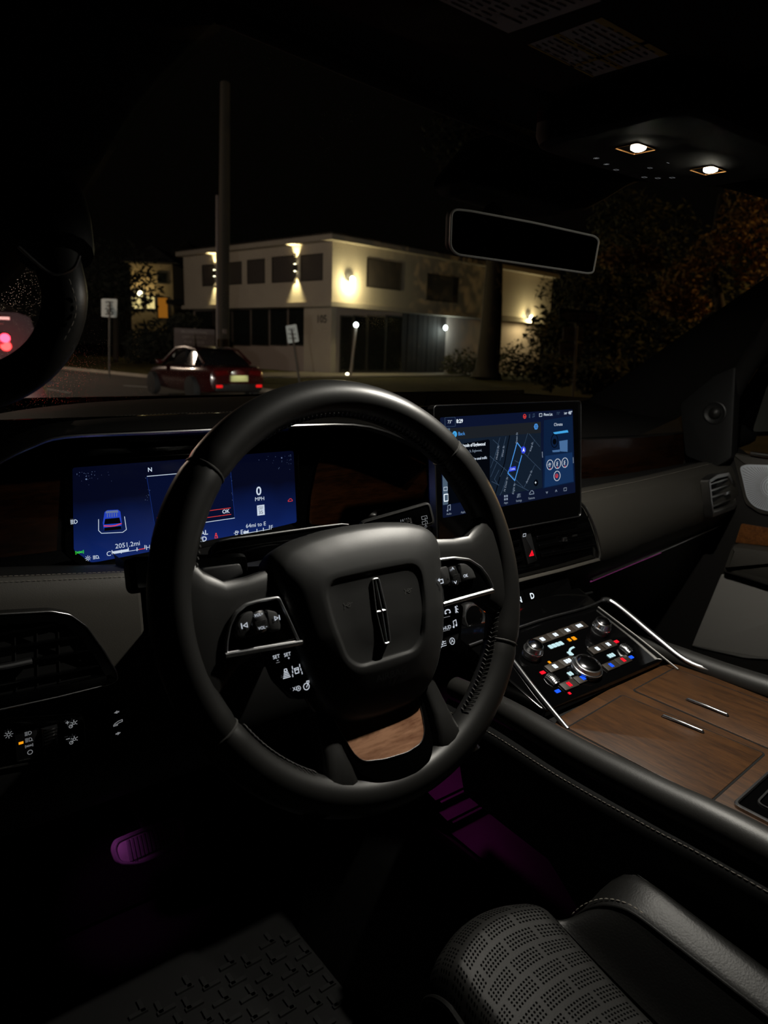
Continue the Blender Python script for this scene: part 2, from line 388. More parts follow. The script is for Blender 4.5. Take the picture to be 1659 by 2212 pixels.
# overhead console with two map lamps
oc = thing('overhead_console', 'black overhead console with two lit map lamps and small glowing buttons', 'overhead console', (.39, -.015, .415))
fo = Fr((.39, -.015, .417), (1, 0, 0), (0, -1, 0))
mb = MB(); mb.prism(fo, rpoly(rect(-.145, -.090, .16, .10), .045, 8), -.036, 0, .012); mb.build('housing', 'matte_black', oc)
glow('lamp_lens', (255, 250, 225), 50); mat('amber_rim', (.55, .25, .09), .3, metal=.6)
for n_, (ctr, bulb, aimp, en) in enumerate((((1373, 320), (1379, 319), (.06, -.13, -.32), .80), ((1530, 367), (1535, 366), (.80, -.08, -.30), .55))):
    a, b = fo.q(*ctr, h=.0); pl = rpoly(rect(a-.018, b-.014, a+.018, b+.014), .004)
    mb = MB(); mb.prism(fo, pl, -.001, .0006); lens = mb.build('map_lamp', 'piano_black', oc)
    mb = MB(); mb.ring(fo, pl, .0010, 0, .0012); mb.build('lamp_rim', 'amber_rim', lens)
    a, b = fo.q(*bulb, h=.001); mb = MB(); mb.lathe(fo, [(.0078, .0007), (.0074, .0026), (.0045, .0042), (.0001, .0048)], a, b, 20); mb.build('bulb', 'lamp_lens', lens)
    P = fo.p(a, b, .008)
    light('map_lamp_light', 'SPOT', P, en*18, (1.0, .955, .85), oc, spot_size=R(128), spot_blend=.8, shadow_soft_size=.007, aim=V(aimp))
OVERHEAD = [('sun', 1288, 342, .0034), ('sun', 1310, 355, .0034), ('box', 1331, 367, .0038), ('box', 1404, 363, .0034), ('minus', 1443, 352, .003), ('box', 1392, 383, .0040), ('box', 1421, 385, .0040), ('box', 1452, 384, .0040)]
# mirror mount shroud
ms = thing('mirror_mount', 'dark grey moulded sensor housing above the rear-view mirror at the windshield', 'housing', (.42, .2, .36))
fm = FY(.262); mb = MB(); mb.prism(fm, rpoly(fm.qs([(1065, 288), (996, 372), (990, 392), (1008, 413), (1100, 440), (1205, 464), (1262, 455), (1305, 432), (1350, 404), (1400, 385), (1330, 300)]), .006), -.05, .012, .012)
mb.build('shroud', 'soft_black', ms)
mb = MB(); mb.tube([V((.40, .262, .395)), V((.395, .24, .382)), V((.385, .222, .375))], [.016, .012, .012], n=10); mb.build('stem', 'matte_black', ms)
# rear-view mirror, turned to the driver
rm = thing('rear_view_mirror', 'dark rear-view mirror with a bright thin rim below its housing', 'mirror', (.39, .18, .30))
A = W(966, 500, 'y', .215); B = W(1296, 545, 'y', .150); ex = (B-A); ex.z = 0; ex.normalize()
q0 = W(1130, 520, 'y', .183); fmr = Fr(q0, ex, V((0, -.12, 1)))
pl = rpoly(fmr.qs([(973, 449), (1010, 452), (1150, 478), (1285, 508), (1295, 518), (1282, 590), (1270, 593), (1100, 568), (985, 552), (970, 535)]), .012, 6)
mb = MB(); mb.prism(fmr, pl, -.024, 0, .001, .012); mb.build('housing', 'soft_black', rm)
mb = MB(); mb.ring(fmr, pl, .0028, -.003, .0022, .0008); mb.build('rim', mat('mirror_rim', (.85, .86, .9), .4), rm)
mat('mirror_glass', (.06, .06, .065), .03, metal=1)
mb = MB(); mb.flat(fmr, inset(ccw(pl), .003), .0012); mb.build('mirror_glass', 'mirror_glass', rm)
# grab handle on the left pillar
gh = thing('grab_handle', 'black curved leather grab handle on the left windshield pillar', 'grab handle', W(20, 850, 'y', .10))
H_ = [(95, 430, .17, .030), (108, 490, .14, .029), (120, 548, .12, .027)]
mb = MB(); mb.tube(smooth_path([W(a, b, 'y', c) for a, b, c, d in H_], 3), [.032, .032, .032, .031, .030, .029, .0275], n=16, flat=.8); mb.build('mount_cover', 'soft_black', gh)
H_ = [(122, 560, .115), (140, 640, .10), (128, 712, .10), (88, 775, .105), (20, 822, .12), (-70, 850, .15)]
p = smooth_path([W(a, b, 'y', c) for a, b, c in H_], 5)
mb = MB(); mb.tube(p, [.0175-.002*math.sin(math.pi*i/(len(p)-1)) for i in range(len(p))], n=16, flat=.85); mb.build('grip', 'leather', gh)
mb = MB(); rr = [W(a, b, 'y', .09) for a, b in ((40, 533), (100, 585), (130, 592), (160, 578), (172, 552))]; mb.tube(smooth_path(rr, 4), .0012, n=6); mb.build('bright_strip', 'dark_chrome', gh)
mb = MB(); rr = smooth_path([W(a, b, 'y', .085) for a, b in ((148, 600), (163, 650), (160, 690), (135, 740))], 4); mb.stitches(rr, .006, .004, .0006); mb.build('stitching', 'thread', gh, kind='stuff')
# ------------------------------------------------------------------ dashboard
db = thing('dashboard', 'black leather dashboard with wood inlays and chrome strips across the car front', 'dashboard', (.42, .35, -.3))
def rail(pts, y): return smooth_path([W(a, b, 'y', y) for a, b in pts], 4)
A_ = rail([(-110, 910), (0, 893), (80, 881), (200, 869), (350, 861), (500, 857), (640, 853), (780, 851), (930, 849)], .62)
B_ = rail([(-110, 1022), (0, 958), (60, 930), (130, 913), (300, 900), (500, 893), (640, 890), (790, 893), (905, 925)], .40)
C1 = rail([(-110, 1040), (0, 975), (65, 945), (135, 925), (300, 913), (500, 904), (640, 899), (800, 903), (915, 940)], .345)
C2 = rail([(-110, 1057), (0, 990), (70, 957), (135, 938), (300, 930), (500, 921), (640, 913), (800, 917), (925, 965)], .318)
D_ = rail([(-110, 1070), (0, 1003), (70, 969), (140, 948), (300, 940), (500, 931), (640, 925), (790, 928), (930, 985)], .314)
E_ = rail([(-110, 1080), (0, 1017), (75, 985), (145, 972), (300, 968), (500, 958), (640, 950), (790, 948), (925, 1005)], .372)
mb = MB(); mb.loft([A_, [a.lerp(b, .5)+V((0, 0, .004)) for a, b in zip(A_, B_)], B_]); mb.build('top_pad', 'dash_top', db)
mid = [b.lerp(c, .5)+V((0, -.003, .004)) for b, c in zip(B_, C1)]
mb = MB(); mb.loft([[p+V((0, .003, -.002)) for p in B_], [p+V((0, 0, .001)) for p in B_], mid, C1, [c.lerp(d, .55)+V((0, -.004, 0)) for c, d in zip(C1, C2)], C2]); mb.build('hood_roll', 'leather', db)
mb = MB(); mb.stitches([p+V((0, .006, .0015)) for p in B_], .0052, .0036, .00045); mb.build('stitching', 'thread', db, kind='stuff')
mid = [c.lerp(d, .5)+V((0, -.005, 0)) for c, d in zip(C2, D_)]
mb = MB(); mb.loft([C2, [c.lerp(m, .6)+V((0, -.002, .0005)) for c, m in zip(C2, mid)], mid, D_]); mb.build('hood_chrome_strip', 'dark_chrome', db)
mb = MB(); mb.loft([D_, E_]); mb.build('hood_underside', 'piano_black', db)
# back wall of the instrument bay
fb = FY(.380); mb = MB(); mb.prism(fb, rect(-.33, -.10, .50, .12), -.01, 0); mb.build('bay_panel', 'piano_black', db)
fb = FY(.378)
mb = MB(); mb.prism(fb, rpoly(fb.qs([(-90, 1050), (0, 1030), (140, 1008), (150, 1010), (152, 1180), (145, 1186), (0, 1204), (-90, 1215)]), .005), 0, .004, .001); mb.build('wood_panel', 'dash_wood', db)
mb = MB(); mb.prism(fb, rpoly(fb.qs([(664, 1132), (668, 1075), (682, 1005), (700, 964), (760, 955), (925, 990), (930, 1112), (800, 1140)]), .008), 0, .004, .001); mb.build('wood_panel', 'dash_wood', db)
# ledge under the cluster and the leather knee section left of the column
def zt(x): return -.13*(x+.243)
def prof_rows(xs, pr, dz=True): return [[V((x, y, z+(zt(x) if dz else 0))) for x in xs] for y, z in pr]
xs = [-.40+.03*i for i in range(25)]
mb = MB(); mb.loft(prof_rows(xs, [(.385, -.042), (.33, -.030), (.276, -.022)])); mb.build('ledge', 'soft_black', db)
xs = [-.40, -.35, -.30, -.25, -.2, -.16, -.13, -.114]
pr = [(.276, -.022), (.268, -.021), (.262, -.026), (.255, -.045), (.2505, -.08), (.250, -.13), (.254, -.165)]
rows = prof_rows(xs, pr)
for r_ in rows: r_.append(r_[-1]+V((.004, .004, 0))); r_.append(r_[-1]+V((.001, .08, 0)))
mb = MB(); mb.loft(rows); mb.build('knee_leather', 'dash_leather', db)
mb = MB()
for dy, dz in ((.2685, -.0205), (.2625, -.0245)): mb.stitches([V((x, dy, dz+.0006+zt(x))) for x in xs], .0050, .0036, .0004)
mb.build('stitching', 'thread', db, kind='stuff')
xs = [-.40+.05*i for i in range(14)]
mb = MB(); mb.loft(prof_rows(xs, [(.345, -.115), (.285, -.125), (.275, -.15), (.264, -.17), (.264, -.25), (.285, -.30), (.35, -.36), (.44, -.40), (.60, -.42)], False)); mb.build('knee_panel', 'soft_black', db)
# ---- left air vent
fl = FY(.2465)
VO = fl.qs([(-90, 1330), (0, 1323), (110, 1317), (150, 1324), (186, 1350), (222, 1400), (252, 1450), (254, 1466), (238, 1476), (120, 1505), (0, 1531), (-90, 1550)])
pl = rpoly(VO, .004, 4)
vent = MB(); vent.ring(fl, pl, .013, -.012, .0035, .0015); va = vent.build('air_vent', 'piano_black', db, label='gloss black air vent left of the steering wheel')
mb = MB(); mb.ring(fl, pl, .0016, .002, .0045, .0004); mb.build('vent_trim', 'dark_chrome', va)
mb = MB(); mb.flat(fl, inset(ccw(pl), .012), -.0012); mb.build('vent_cavity', 'matte_black', va)
for (x0, y0, x1, y1) in ((-80, 1387, 122, 1349), (-80, 1417, 190, 1372), (-80, 1450, 212, 1403), (-80, 1496, 228, 1436), (-80, 1522, 150, 1478)):
    a, b = fl.q(x0, y0, .003), fl.q(x1, y1, .003); mb = MB()
    mb.line(fl, [a, b], .0022, -.001, .0042); mb.build('slat', 'piano_black', va, bevel=.0004)
for x0, y0, x1, y1 in ((32, 1360, 36, 1490), (80, 1355, 82, 1480), (126, 1352, 130, 1470)):
    mb = MB(); mb.line(fl, [fl.q(x0, y0), fl.q(x1, y1)], .0012, -.0011, .0012); mb.build('vane', 'dark_plastic', va)
mb = MB(); a = fl.qs([(-60, 1448), (20, 1434), (66, 1424)]); mb.tube([fl.p(*q, .004) for q in a], [.0035, .004, .0042], n=10, flat=.8); mb.build('vent_knob', 'chrome', va)
# ---- light switch panel
fs = FY(.2625)
pl = rpoly(fs.qs([(-90, 1568), (0, 1550), (168, 1538), (182, 1545), (186, 1600), (178, 1620), (158, 1633), (0, 1662), (-90, 1682)]), .004, 4)
sp = thing('light_switch_panel', 'gloss black light switch panel with headlight symbols at the lower left', 'switch panel', fs.p(*fs.q(60, 1650)))
mb = MB(); mb.prism(fs, pl, -.0005, .001, .0008); mb.build('panel', 'piano_black', sp)
mb = MB(); mb.ring(fs, inset(pl, .0006), .0009, .001, .0018); mb.build('panel_rim', 'satin_metal', sp)
mb = MB(); mb.prism(fs, rpoly(fs.qs([(32, 1580), (80, 1570), (84, 1632), (36, 1642)]), .002), .001, .003, .0006); kn = mb.build('light_selector', 'button_black', sp)
mb = MB(); mb.ring(fs, rpoly(fs.qs([(31, 1579), (81, 1569), (85, 1633), (35, 1643)]), .002), .0006, .001, .0034); mb.build('selector_rim', 'dark_chrome', sp)
c0, c1 = fs.q(104, 1566), fs.q(108, 1626)
mb = MB(); mb.tube([fs.p(c0[0], c0[1], .001), fs.p(c1[0], c1[1], .001)], .0085, n=28); dw = mb.build('dimmer_wheel', 'button_black', sp)
for i in range(9):
    t = (i+.5)/9; a = c0[0]+(c1[0]-c0[0])*t; b = c0[1]+(c1[1]-c0[1])*t; mb = MB(); mb.line(fs, [(a-.006, b), (a+.006, b)], .0012, .0088, .0009); mb.build('knurl', 'dark_chrome', dw)
def icon(mb, fr, k, a, b, s, h=.0004):
    ln = lambda pts, w_=.17: mb.line(fr, [(a+x*s, b+y*s) for x, y in pts], w_*s, h)
    cr = lambda x, y, r_, w_=.16: mb.ring(fr, circ(a+x*s, b+y*s, r_*s, 14), w_*s, h-.0001, h)
    if k == 'sun':
        cr(0, 0, .45)
        for j in range(8): t = j*math.pi/4; ln([(.62*math.cos(t), .62*math.sin(t)), (.95*math.cos(t), .95*math.sin(t))])
    elif k in ('beam', 'auto_beam'):
        mb.ring(fr, rpoly([(a-.1*s, b-.6*s), (a+.35*s, b-.6*s), (a+.8*s, b-.25*s), (a+.8*s, b+.25*s), (a+.35*s, b+.6*s), (a-.1*s, b+.6*s)], .3*s), .16*s, h-.0001, h)
        for j in range(4): ln([(-1.0, -.5+j*.34), (-.3, -.5+j*.34)])
        if k == 'auto_beam': mb.text(fr, 'A', a+.75*s, b-.45*s, .8*s, h)
    elif k == 'park':
        cr(-.45, 0, .28); cr(.45, 0, .28); ln([(-.1, .3), (.1, 0), (-.1, -.3)])
        for sx in (-1, 1): ln([(sx*.85, .3), (sx*1.1, .4)]); ln([(sx*.85, 0), (sx*1.15, 0)]); ln([(sx*.85, -.3), (sx*1.1, -.4)])
    elif k == 'o': cr(0, 0, .6)
    elif k in ('dash+', 'dash-'):
        cr(-.1, -.3, .42); cr(.55, .25, .35); ln([(-.1, -.3), (.2, 0)])
        for j in range(5): t = j*1.1-.6; ln([(.55+.45*math.cos(t), .25+.45*math.sin(t)), (.55+.7*math.cos(t), .25+.7*math.sin(t))])
        ln([(-1.0, .75), (-.4, .75)], .2)
        if k == 'dash+': ln([(-.7, .45), (-.7, 1.05)], .2)
    elif k == 'pedal':
        ln([(-.9, -.45), (-.1, -.45), (-.1, -.2), (-.9, -.2)]); ln([(-.7, 0), (.1, .4), (.9, .5), (.9, .1), (.3, 0), (-.1, -.15)])
    elif k == 'arrow_l': mb.flat(fr, [(a-.8*s, b-.1*s), (a+.1*s, b+.45*s), (a+.1*s, b+.15*s), (a+.6*s, b+.15*s), (a+.6*s, b-.25*s), (a+.1*s, b-.25*s), (a+.1*s, b-.5*s)], h)
    elif k == 'arrow_r': mb.flat(fr, [(a+.8*s, b+.1*s), (a-.1*s, b+.45*s), (a-.1*s, b+.2*s), (a-.6*s, b+.2*s), (a-.6*s, b-.2*s), (a-.1*s, b-.2*s), (a-.1*s, b-.5*s)], h)
    elif k == 'prev': ln([(-.7, .5), (-.7, -.5)], .2); mb.ring(fr, [(a-.45*s, b), (a+.6*s, b+.55*s), (a+.6*s, b-.55*s)], .13*s, h-.0001, h)
    elif k == 'next': ln([(.7, .5), (.7, -.5)], .2); mb.ring(fr, [(a+.45*s, b), (a-.6*s, b+.55*s), (a-.6*s, b-.55*s)], .13*s, h-.0001, h)
    elif k == 'back': ln([(-.7, .2), (.5, .2), (.5, -.6), (-.3, -.6)], .2); mb.flat(fr, [(a-1.0*s, b+.2*s), (a-.4*s, b+.65*s), (a-.4*s, b-.25*s)], h)
    elif k == 'down': ln([(-.4, .3), (0, -.3), (.4, .3)], .2)
    elif k == 'up': ln([(-.4, -.3), (0, .3), (.4, -.3)], .2)
    elif k == 'phone': ln([(-.8, -.2), (-.7, .3), (-.3, .5), (.3, .5), (.7, .3), (.8, -.2)], .25); ln([(-.8, -.25), (-.45, -.25)], .25); ln([(.45, -.25), (.8, -.25)], .25)
    elif k == 'voice': cr(-.1, .5, .25); ln([(-.1, .2), (-.3, -.7)], .3); ln([(.3, .8), (.5, .5)], .12); ln([(-.1, .1), (.5, -.1)], .2); ln([(-.1, -.3), (.3, -.8)], .2)
    elif k == 'note': ln([(-.4, -.5), (-.4, .7), (.5, .9), (.5, -.3)], .18); cr(-.55, -.55, .25, .24); cr(.35, -.35, .25, .24)
    elif k == 'menu':
        for j in (-1, 0, 1): ln([(-.8, j*.45), (.8, j*.45)], .13); ln([(-.4+.4*j, j*.45+.18), (-.4+.4*j, j*.45-.18)], .2)
    elif k == 'circ_a': cr(0, 0, .8, .14); mb.text(fr, 'A', a, b, 1.15*s, h)
    elif k == 'gap':
        ln([(-.3, .3), (-.2, .7), (.2, .7), (.3, .3), (-.3, .3)], .14)
        for j in range(4): ln([(-.4-.1*j, .05-.28*j), (.4+.1*j, .05-.28*j)], .14)
    elif k == 'lane':
        ln([(-.35, -.5), (-.4, .4), (.4, .4), (.35, -.5), (-.35, -.5)], .14); ln([(-.3, .1), (.3, .1)], .14)
        for sx in (-1, 1): ln([(sx*.75, .9), (sx*.75, .4)], .14); ln([(sx*.85, .15), (sx*.85, -.25)], .14); ln([(sx*.95, -.5), (sx*.95, -.9)], .14)
    elif k == 'cruise': cr(0, 0, .7, .14); ln([(0, -.1), (.5, .5)], .16); cr(.5, .75, .3, .12); ln([(.2, .95), (.95, .95)], .14)
    elif k == 'horn': ln([(-.9, .5), (-.7, 0), (-.9, -.5)], .14); ln([(-.7, 0), (.2, 0)], .16); cr(.15, .0, .45, .12); ln([(.1, .12), (1, .3)], .14)
    elif k == 'belt': cr(0, .65, .25, .24); ln([(-.5, -.8), (-.3, .2), (.3, .2), (.5, -.8), (-.5, -.8)], .16); ln([(-.3, .3), (.5, -.6)], .2)
    elif k == 'fuel': ln([(-.4, -.6), (-.4, .6), (.3, .6), (.3, -.6), (-.5, -.6)], .15); ln([(-.2, .15), (.1, .15)], .3); ln([(.3, .1), (.7, 0), (.7, .5)], .12); ln([(-.6, 0), (-.9, 0)], .16)
    elif k == 'car': ln([(-.9, -.3), (-.9, .1), (-.5, .2), (-.3, .6), (.4, .6), (.7, .2), (.9, .1), (.9, -.3), (-.9, -.3)], .16)
    elif k == 'hexa': mb.ring(fr, circ(a, b, .9*s, 6), .25*s, h-.0001, h); cr(0, 0, .35)
    elif k == 'wiper': ln([(-.7, -.3), (-.7, .5), (.7, .5), (.7, -.3), (-.7, -.3)], .14); ln([(0, -.8), (.2, .1)], .14)
    elif k == 'minus': ln([(-.8, 0), (.8, 0)], .3)
    elif k == 'box': ln([(-.7, -.5), (-.7, .5), (.7, .5), (.7, -.5), (-.7, -.5)], .16)
    elif k == 'wheel': cr(0, 0, .8, .2); ln([(-.7, 0), (.7, 0)], .2); ln([(0, 0), (0, -.7)], .2)
    elif k == 'grid':
        for i in (-.45, .45):
            for j in (-.45, .45): mb.flat(fr, rect(a+(i-.3)*s, b+(j-.3)*s, a+(i+.3)*s, b+(j+.3)*s), h)
def icons(parent, fr, lst, m_, h=.0004, name='symbol'):
    for k, x, y, s in lst:
        mb = MB(); a, b = fr.q(x, y, h); icon(mb, fr, k, a, b, s, h); mb.build(name, m_, parent, recalc=False)
icons(oc, fo, OVERHEAD, 'icon_soft', .0006, 'button_symbol')
icons(sp, fs, [('sun', 18.7, 1587, .0042), ('beam', 62, 1584, .0036), ('auto_beam', 63, 1598, .0036), ('park', 63, 1611, .0034), ('o', 65, 1625, .0045), ('dash+', 154, 1566, .0052), ('dash-', 155, 1601, .0052)], 'icon_soft', .0034)
mb = MB(); a, b = fs.q(44, 1602); mb.prism(fs, rect(a-.0022, b-.0013, a+.0022, b+.0013), .003, .0034); mb.build('indicator', 'led_orange', sp)
# ---- pedal position switch
pl = rpoly(fs.qs([(224, 1532), (281, 1524), (286, 1594), (280, 1603), (232, 1610)]), .003, 4)
pe = thing('pedal_adjust_switch', 'black pedal position switch with arrows beside the steering column', 'switch', fs.p(*fs.q(255, 1605)))
mb = MB(); mb.prism(fs, pl, -.004, .003, .0012); mb.build('rocker', 'button_black', pe)
icons(pe, fs, [('arrow_l', 252.6, 1538, .0042), ('pedal', 254.7, 1562, .0055), ('arrow_r', 254.7, 1584.5, .0042)], 'icon_soft', .0034)
# ---- passenger side of the dash
P1 = rail([(925, 849), (1050, 851), (1255, 858), (1300, 864), (1400, 880), (1500, 900)], .62)
P1b = rail([(915, 905), (1050, 905), (1255, 915), (1370, 914), (1480, 908), (1560, 905)], .42)
P2 = rail([(925, 960), (1050, 955), (1258, 945), (1370, 940), (1480, 931), (1560, 925)], .37)
P2c = rail([(925, 966), (1050, 961), (1258, 951), (1370, 946), (1482, 937), (1562, 931)], .366)
P3 = rail([(925, 1045), (1050, 1042), (1258, 1034), (1370, 1020), (1485, 1000), (1562, 985)], .372)
P4 = rail([(925, 1110), (1050, 1092), (1255, 1054), (1400, 1026), (1530, 994), (1580, 980)], .315)
P4b = rail([(925, 1124), (1050, 1104), (1255, 1064), (1400, 1034), (1535, 1001), (1588, 988)], .290)
P5 = rail([(925, 1195), (1050, 1165), (1270, 1110), (1400, 1077), (1548, 1040), (1600, 1024)], .250)
P5b = rail([(925, 1250), (1050, 1222), (1290, 1165), (1400, 1130), (1555, 1080), (1606, 1060)], .238)
P6 = rail([(925, 1310), (1050, 1290), (1296, 1228), (1400, 1188), (1562, 1123), (1612, 1100)], .262)
P7 = rail([(925, 1330), (1050, 1315), (1298, 1246), (1400, 1204), (1564, 1134), (1614, 1112)], .275)
mb = MB(); mb.loft([P1, P1b, P2]); mb.build('top_pad', 'dash_top', db)
mb = MB(); mb.loft([P2, [a.lerp(b, .5)+V((0, -.003, 0)) for a, b in zip(P2, P2c)], P2c]); mb.build('chrome_strip', 'dark_chrome', db)
mb = MB(); mb.loft([P2c, P3]); mb.build('wood_panel', 'dash_wood', db)
mb = MB(); mb.loft([P3, P4]); mb.build('shelf', 'soft_black', db)
mb = MB(); mb.loft([P4, [a.lerp(b, .5)+V((0, -.003, .002)) for a, b in zip(P4, P4b)], P4b, [a.lerp(b, .45)+V((0, -.012, .004)) for a, b in zip(P4b, P5)], P5, P5b, [a.lerp(b, .6)+V((0, -.006, 0)) for a, b in zip(P5b, P6)], P6]); mb.build('leather_pad', 'dash_leather', db)
mb = MB(); mb.stitches([p+V((0, -.0045, .0012)) for p in P4b], .0055, .004, .0005); mb.build('stitching', 'thread', db, kind='stuff')
mb = MB(); mb.loft([P6, P7, [V((p.x, .34, -.32)) for p in P7], [V((p.x, .45, -.45)) for p in P7], [V((p.x, .62, -.50)) for p in P7]]); mb.build('glovebox_panel', 'soft_black', db)
mb = MB(); rr = smooth_path([W(a, b, 'y', c) for a, b, c in ((1278, 1252, .262), (1360, 1218, .262), (1450, 1181, .264), (1565, 1131, .266))], 5)
mb.tube(rr, .0035, n=8, flat=.6); mb.build('chrome_strip', 'satin_metal', db)
glow('ambient_pink', (130, 55, 110), .45)
mb = MB(); mb.tube([p+V((0, .002, -.0045)) for p in rr[:10]], .0013, n=6); mb.build('ambient_strip', 'ambient_pink', db)
# right vent
fr_ = Fr(W(1560, 1065, 'y', .236), V((1, .12, 0)), V((0, .15, 1)))
VO = fr_.qs([(1528, 1036), (1546, 1024), (1572, 1019), (1588, 1045), (1592, 1085), (1585, 1100), (1537, 1118), (1533, 1090)])
pl = rpoly(VO, .006, 4); mb = MB(); mb.ring(fr_, pl, .010, -.014, .003, .0015); va = mb.build('air_vent', 'satin_metal', db, label='chrome-framed air vent at the passenger door')
mb = MB(); mb.flat(fr_, inset(ccw(pl), .006), -.010); mb.build('vent_cavity', 'matte_black', va)
for x0, y0, x1, y1 in ((1536, 1046, 1574, 1034), (1538, 1060, 1578, 1046), (1540, 1074, 1580, 1060), (1541, 1094, 1582, 1077), (1542, 1104, 1584, 1090)):
    mb = MB(); mb.line(fr_, [fr_.q(x0, y0), fr_.q(x1, y1)], .0035, -.006, .005); mb.build('slat', 'satin_metal', va)
mb = MB(); a, b = fr_.q(1567, 1065); mb.prism(fr_, rect(a-.010, b-.003, a+.012, b+.003), -.002, .006, .001); mb.build('vent_knob', 'chrome', va)
# ---- centre stack: vents, hazard strip, gear keys
fc = FY(.205); CX = .42
rt = fc.qs([(1250, 1085), (1262, 1097), (1276, 1125), (1288, 1160), (1295, 1192), (1293, 1206), (1280, 1214)])
pl = [(a, b) for a, b in rt]+[(2*CX-a, b) for a, b in reversed(rt)]
mb = MB(); mb.prism(fc, pl, -.12, 0, .004); cs = mb.build('center_vent_housing', 'piano_black', db)
mb = MB(); mb.tube(smooth_path([fc.p(a+.001, b, .001) for a, b in rt[:6]], 4), .0025, n=8); mb.build('vent_trim', 'satin_metal', cs)
mb = MB(); mb.tube([fc.p(*fc.q(1000, 1288), .004), fc.p(*fc.q(1120, 1252), .004), fc.p(*fc.q(1205, 1231), .004), fc.p(*fc.q(1288, 1208), .004)], .0042, n=8, flat=.7); mb.build('lower_lip', 'dash_leather', cs)
hz = MB(); hz.prism(fc, rpoly(fc.qs([(1117, 1136), (1138, 1131), (1157, 1210), (1137, 1218)]), .001), 0, .004, .001); hs = hz.build('hazard_strip', 'button_black', cs)
mb = MB(); a, b = fc.q(1149, 1195, .0045); mb.ring(fc, [(a-.0055, b-.0045), (a+.0055, b-.0045), (a, b+.005)], .0014, .0042, .0045); mb.ring(fc, [(a-.0025, b-.0028), (a+.0025, b-.0028), (a, b+.0012)], .0006, .0042, .0045); mb.build('hazard_triangle', 'led_red', hs)
icons(hs, fc, [('box', 1133, 1156, .0042)], 'icon_white', .0045)
for t in (.2, .42, .64, .86):
    for L0, L1, R0, R1 in (((1150, 1126), (1172, 1210), (1262, 1100), (1286, 1190)), ((1040, 1150), (1050, 1240), (1112, 1134), (1130, 1218))):
        lp = lambda p, q: (p[0]+(q[0]-p[0])*t, p[1]+(q[1]-p[1])*t)
        mb = MB(); mb.line(fc, [fc.q(*lp(L0, L1)), fc.q(*lp(R0, R1))], .006, 0, .003); mb.build('slat', 'piano_black', cs, bevel=.0012)
mb = MB(); a, b = fc.q(1218, 1165, .004); mb.prism(fc, rect(a-.004, b-.003, a+.005, b+.003), .003, .007, .001); mb.build('vent_knob', 'chrome', cs)
mb = MB(); a, b = fc.q(1242, 1157, .004); mb.prism(fc, rect(a-.006, b-.0012, a+.006, b+.0012), .003, .004); mb.build('vent_marker', 'satin_metal', cs)
fk = Fr((CX, .20, -.155), (1, 0, 0), (0, .5, 1))
mb = MB(); mb.prism(fk, rect(-.16, -.045, .152, .02), -.06, -.001, .002); mb.build('gear_key_panel', 'piano_black', db)
for i, (x, y, ch) in enumerate(((1119, 1296, 'N'), (1146, 1287, 'D'))):
    a, b = fk.q(x, y); mb = MB(); mb.prism(fk, rpoly(rect(a-.014, b-.013, a+.013, b+.010), .002), -.002, .003, .001); k = mb.build('gear_key', 'piano_black', db)
    mb = MB(); mb.text(fk, ch, a, b-.001, .0125, .0034, bold=True); mb.build('lettering', 'icon_bright', k, recalc=False)
mb = MB(); rr = [fk.p(*fk.q(x, y), .001) for x, y in ((1100, 1326), (1160, 1312), (1225, 1294), (1278, 1280))]; mb.tube(rr, .0022, n=8); mb.build('chrome_strip', 'dark_chrome', db)
for x in (1120, 1147, 1205, 1245): 
    a, b = fk.q(x, 1318-(x-1120)*.24); mb = MB(); mb.box(fk.p(a, b+.001, .002), (.006, .003, .004)); mb.build('key_tab', 'chrome', db, bevel=.0008)
# start button peeking past the wheel rim
st = thing('start_button', 'chrome ringed start button with an orange glow beside the steering wheel', 'button', W(1022, 1345, 'y', .17))
fst = Fr(W(1022, 1333, 'y', .17), (1, 0, 0), (0, .35, 1))
mb = MB(); mb.lathe(fst, [(.021, -.012), (.021, .001), (.019, .004), (.016, .003), (.0155, 0), (.0001, 0)], n=32); mb.build('ring', 'chrome', st)
mb = MB(); mb.lathe(fst, [(.015, 0), (.0148, .003), (.013, .0038), (.0001, .0042)], n=28); mb.build('cap', 'piano_black', st)
glow('led_amber', (255, 110, 30), .8)
mb = MB(); a, b = fst.q(1045, 1317); mb.prism(fst, circ(a, b, .0035, 12), .003, .0055); mb.build('indicator', 'led_amber', st)
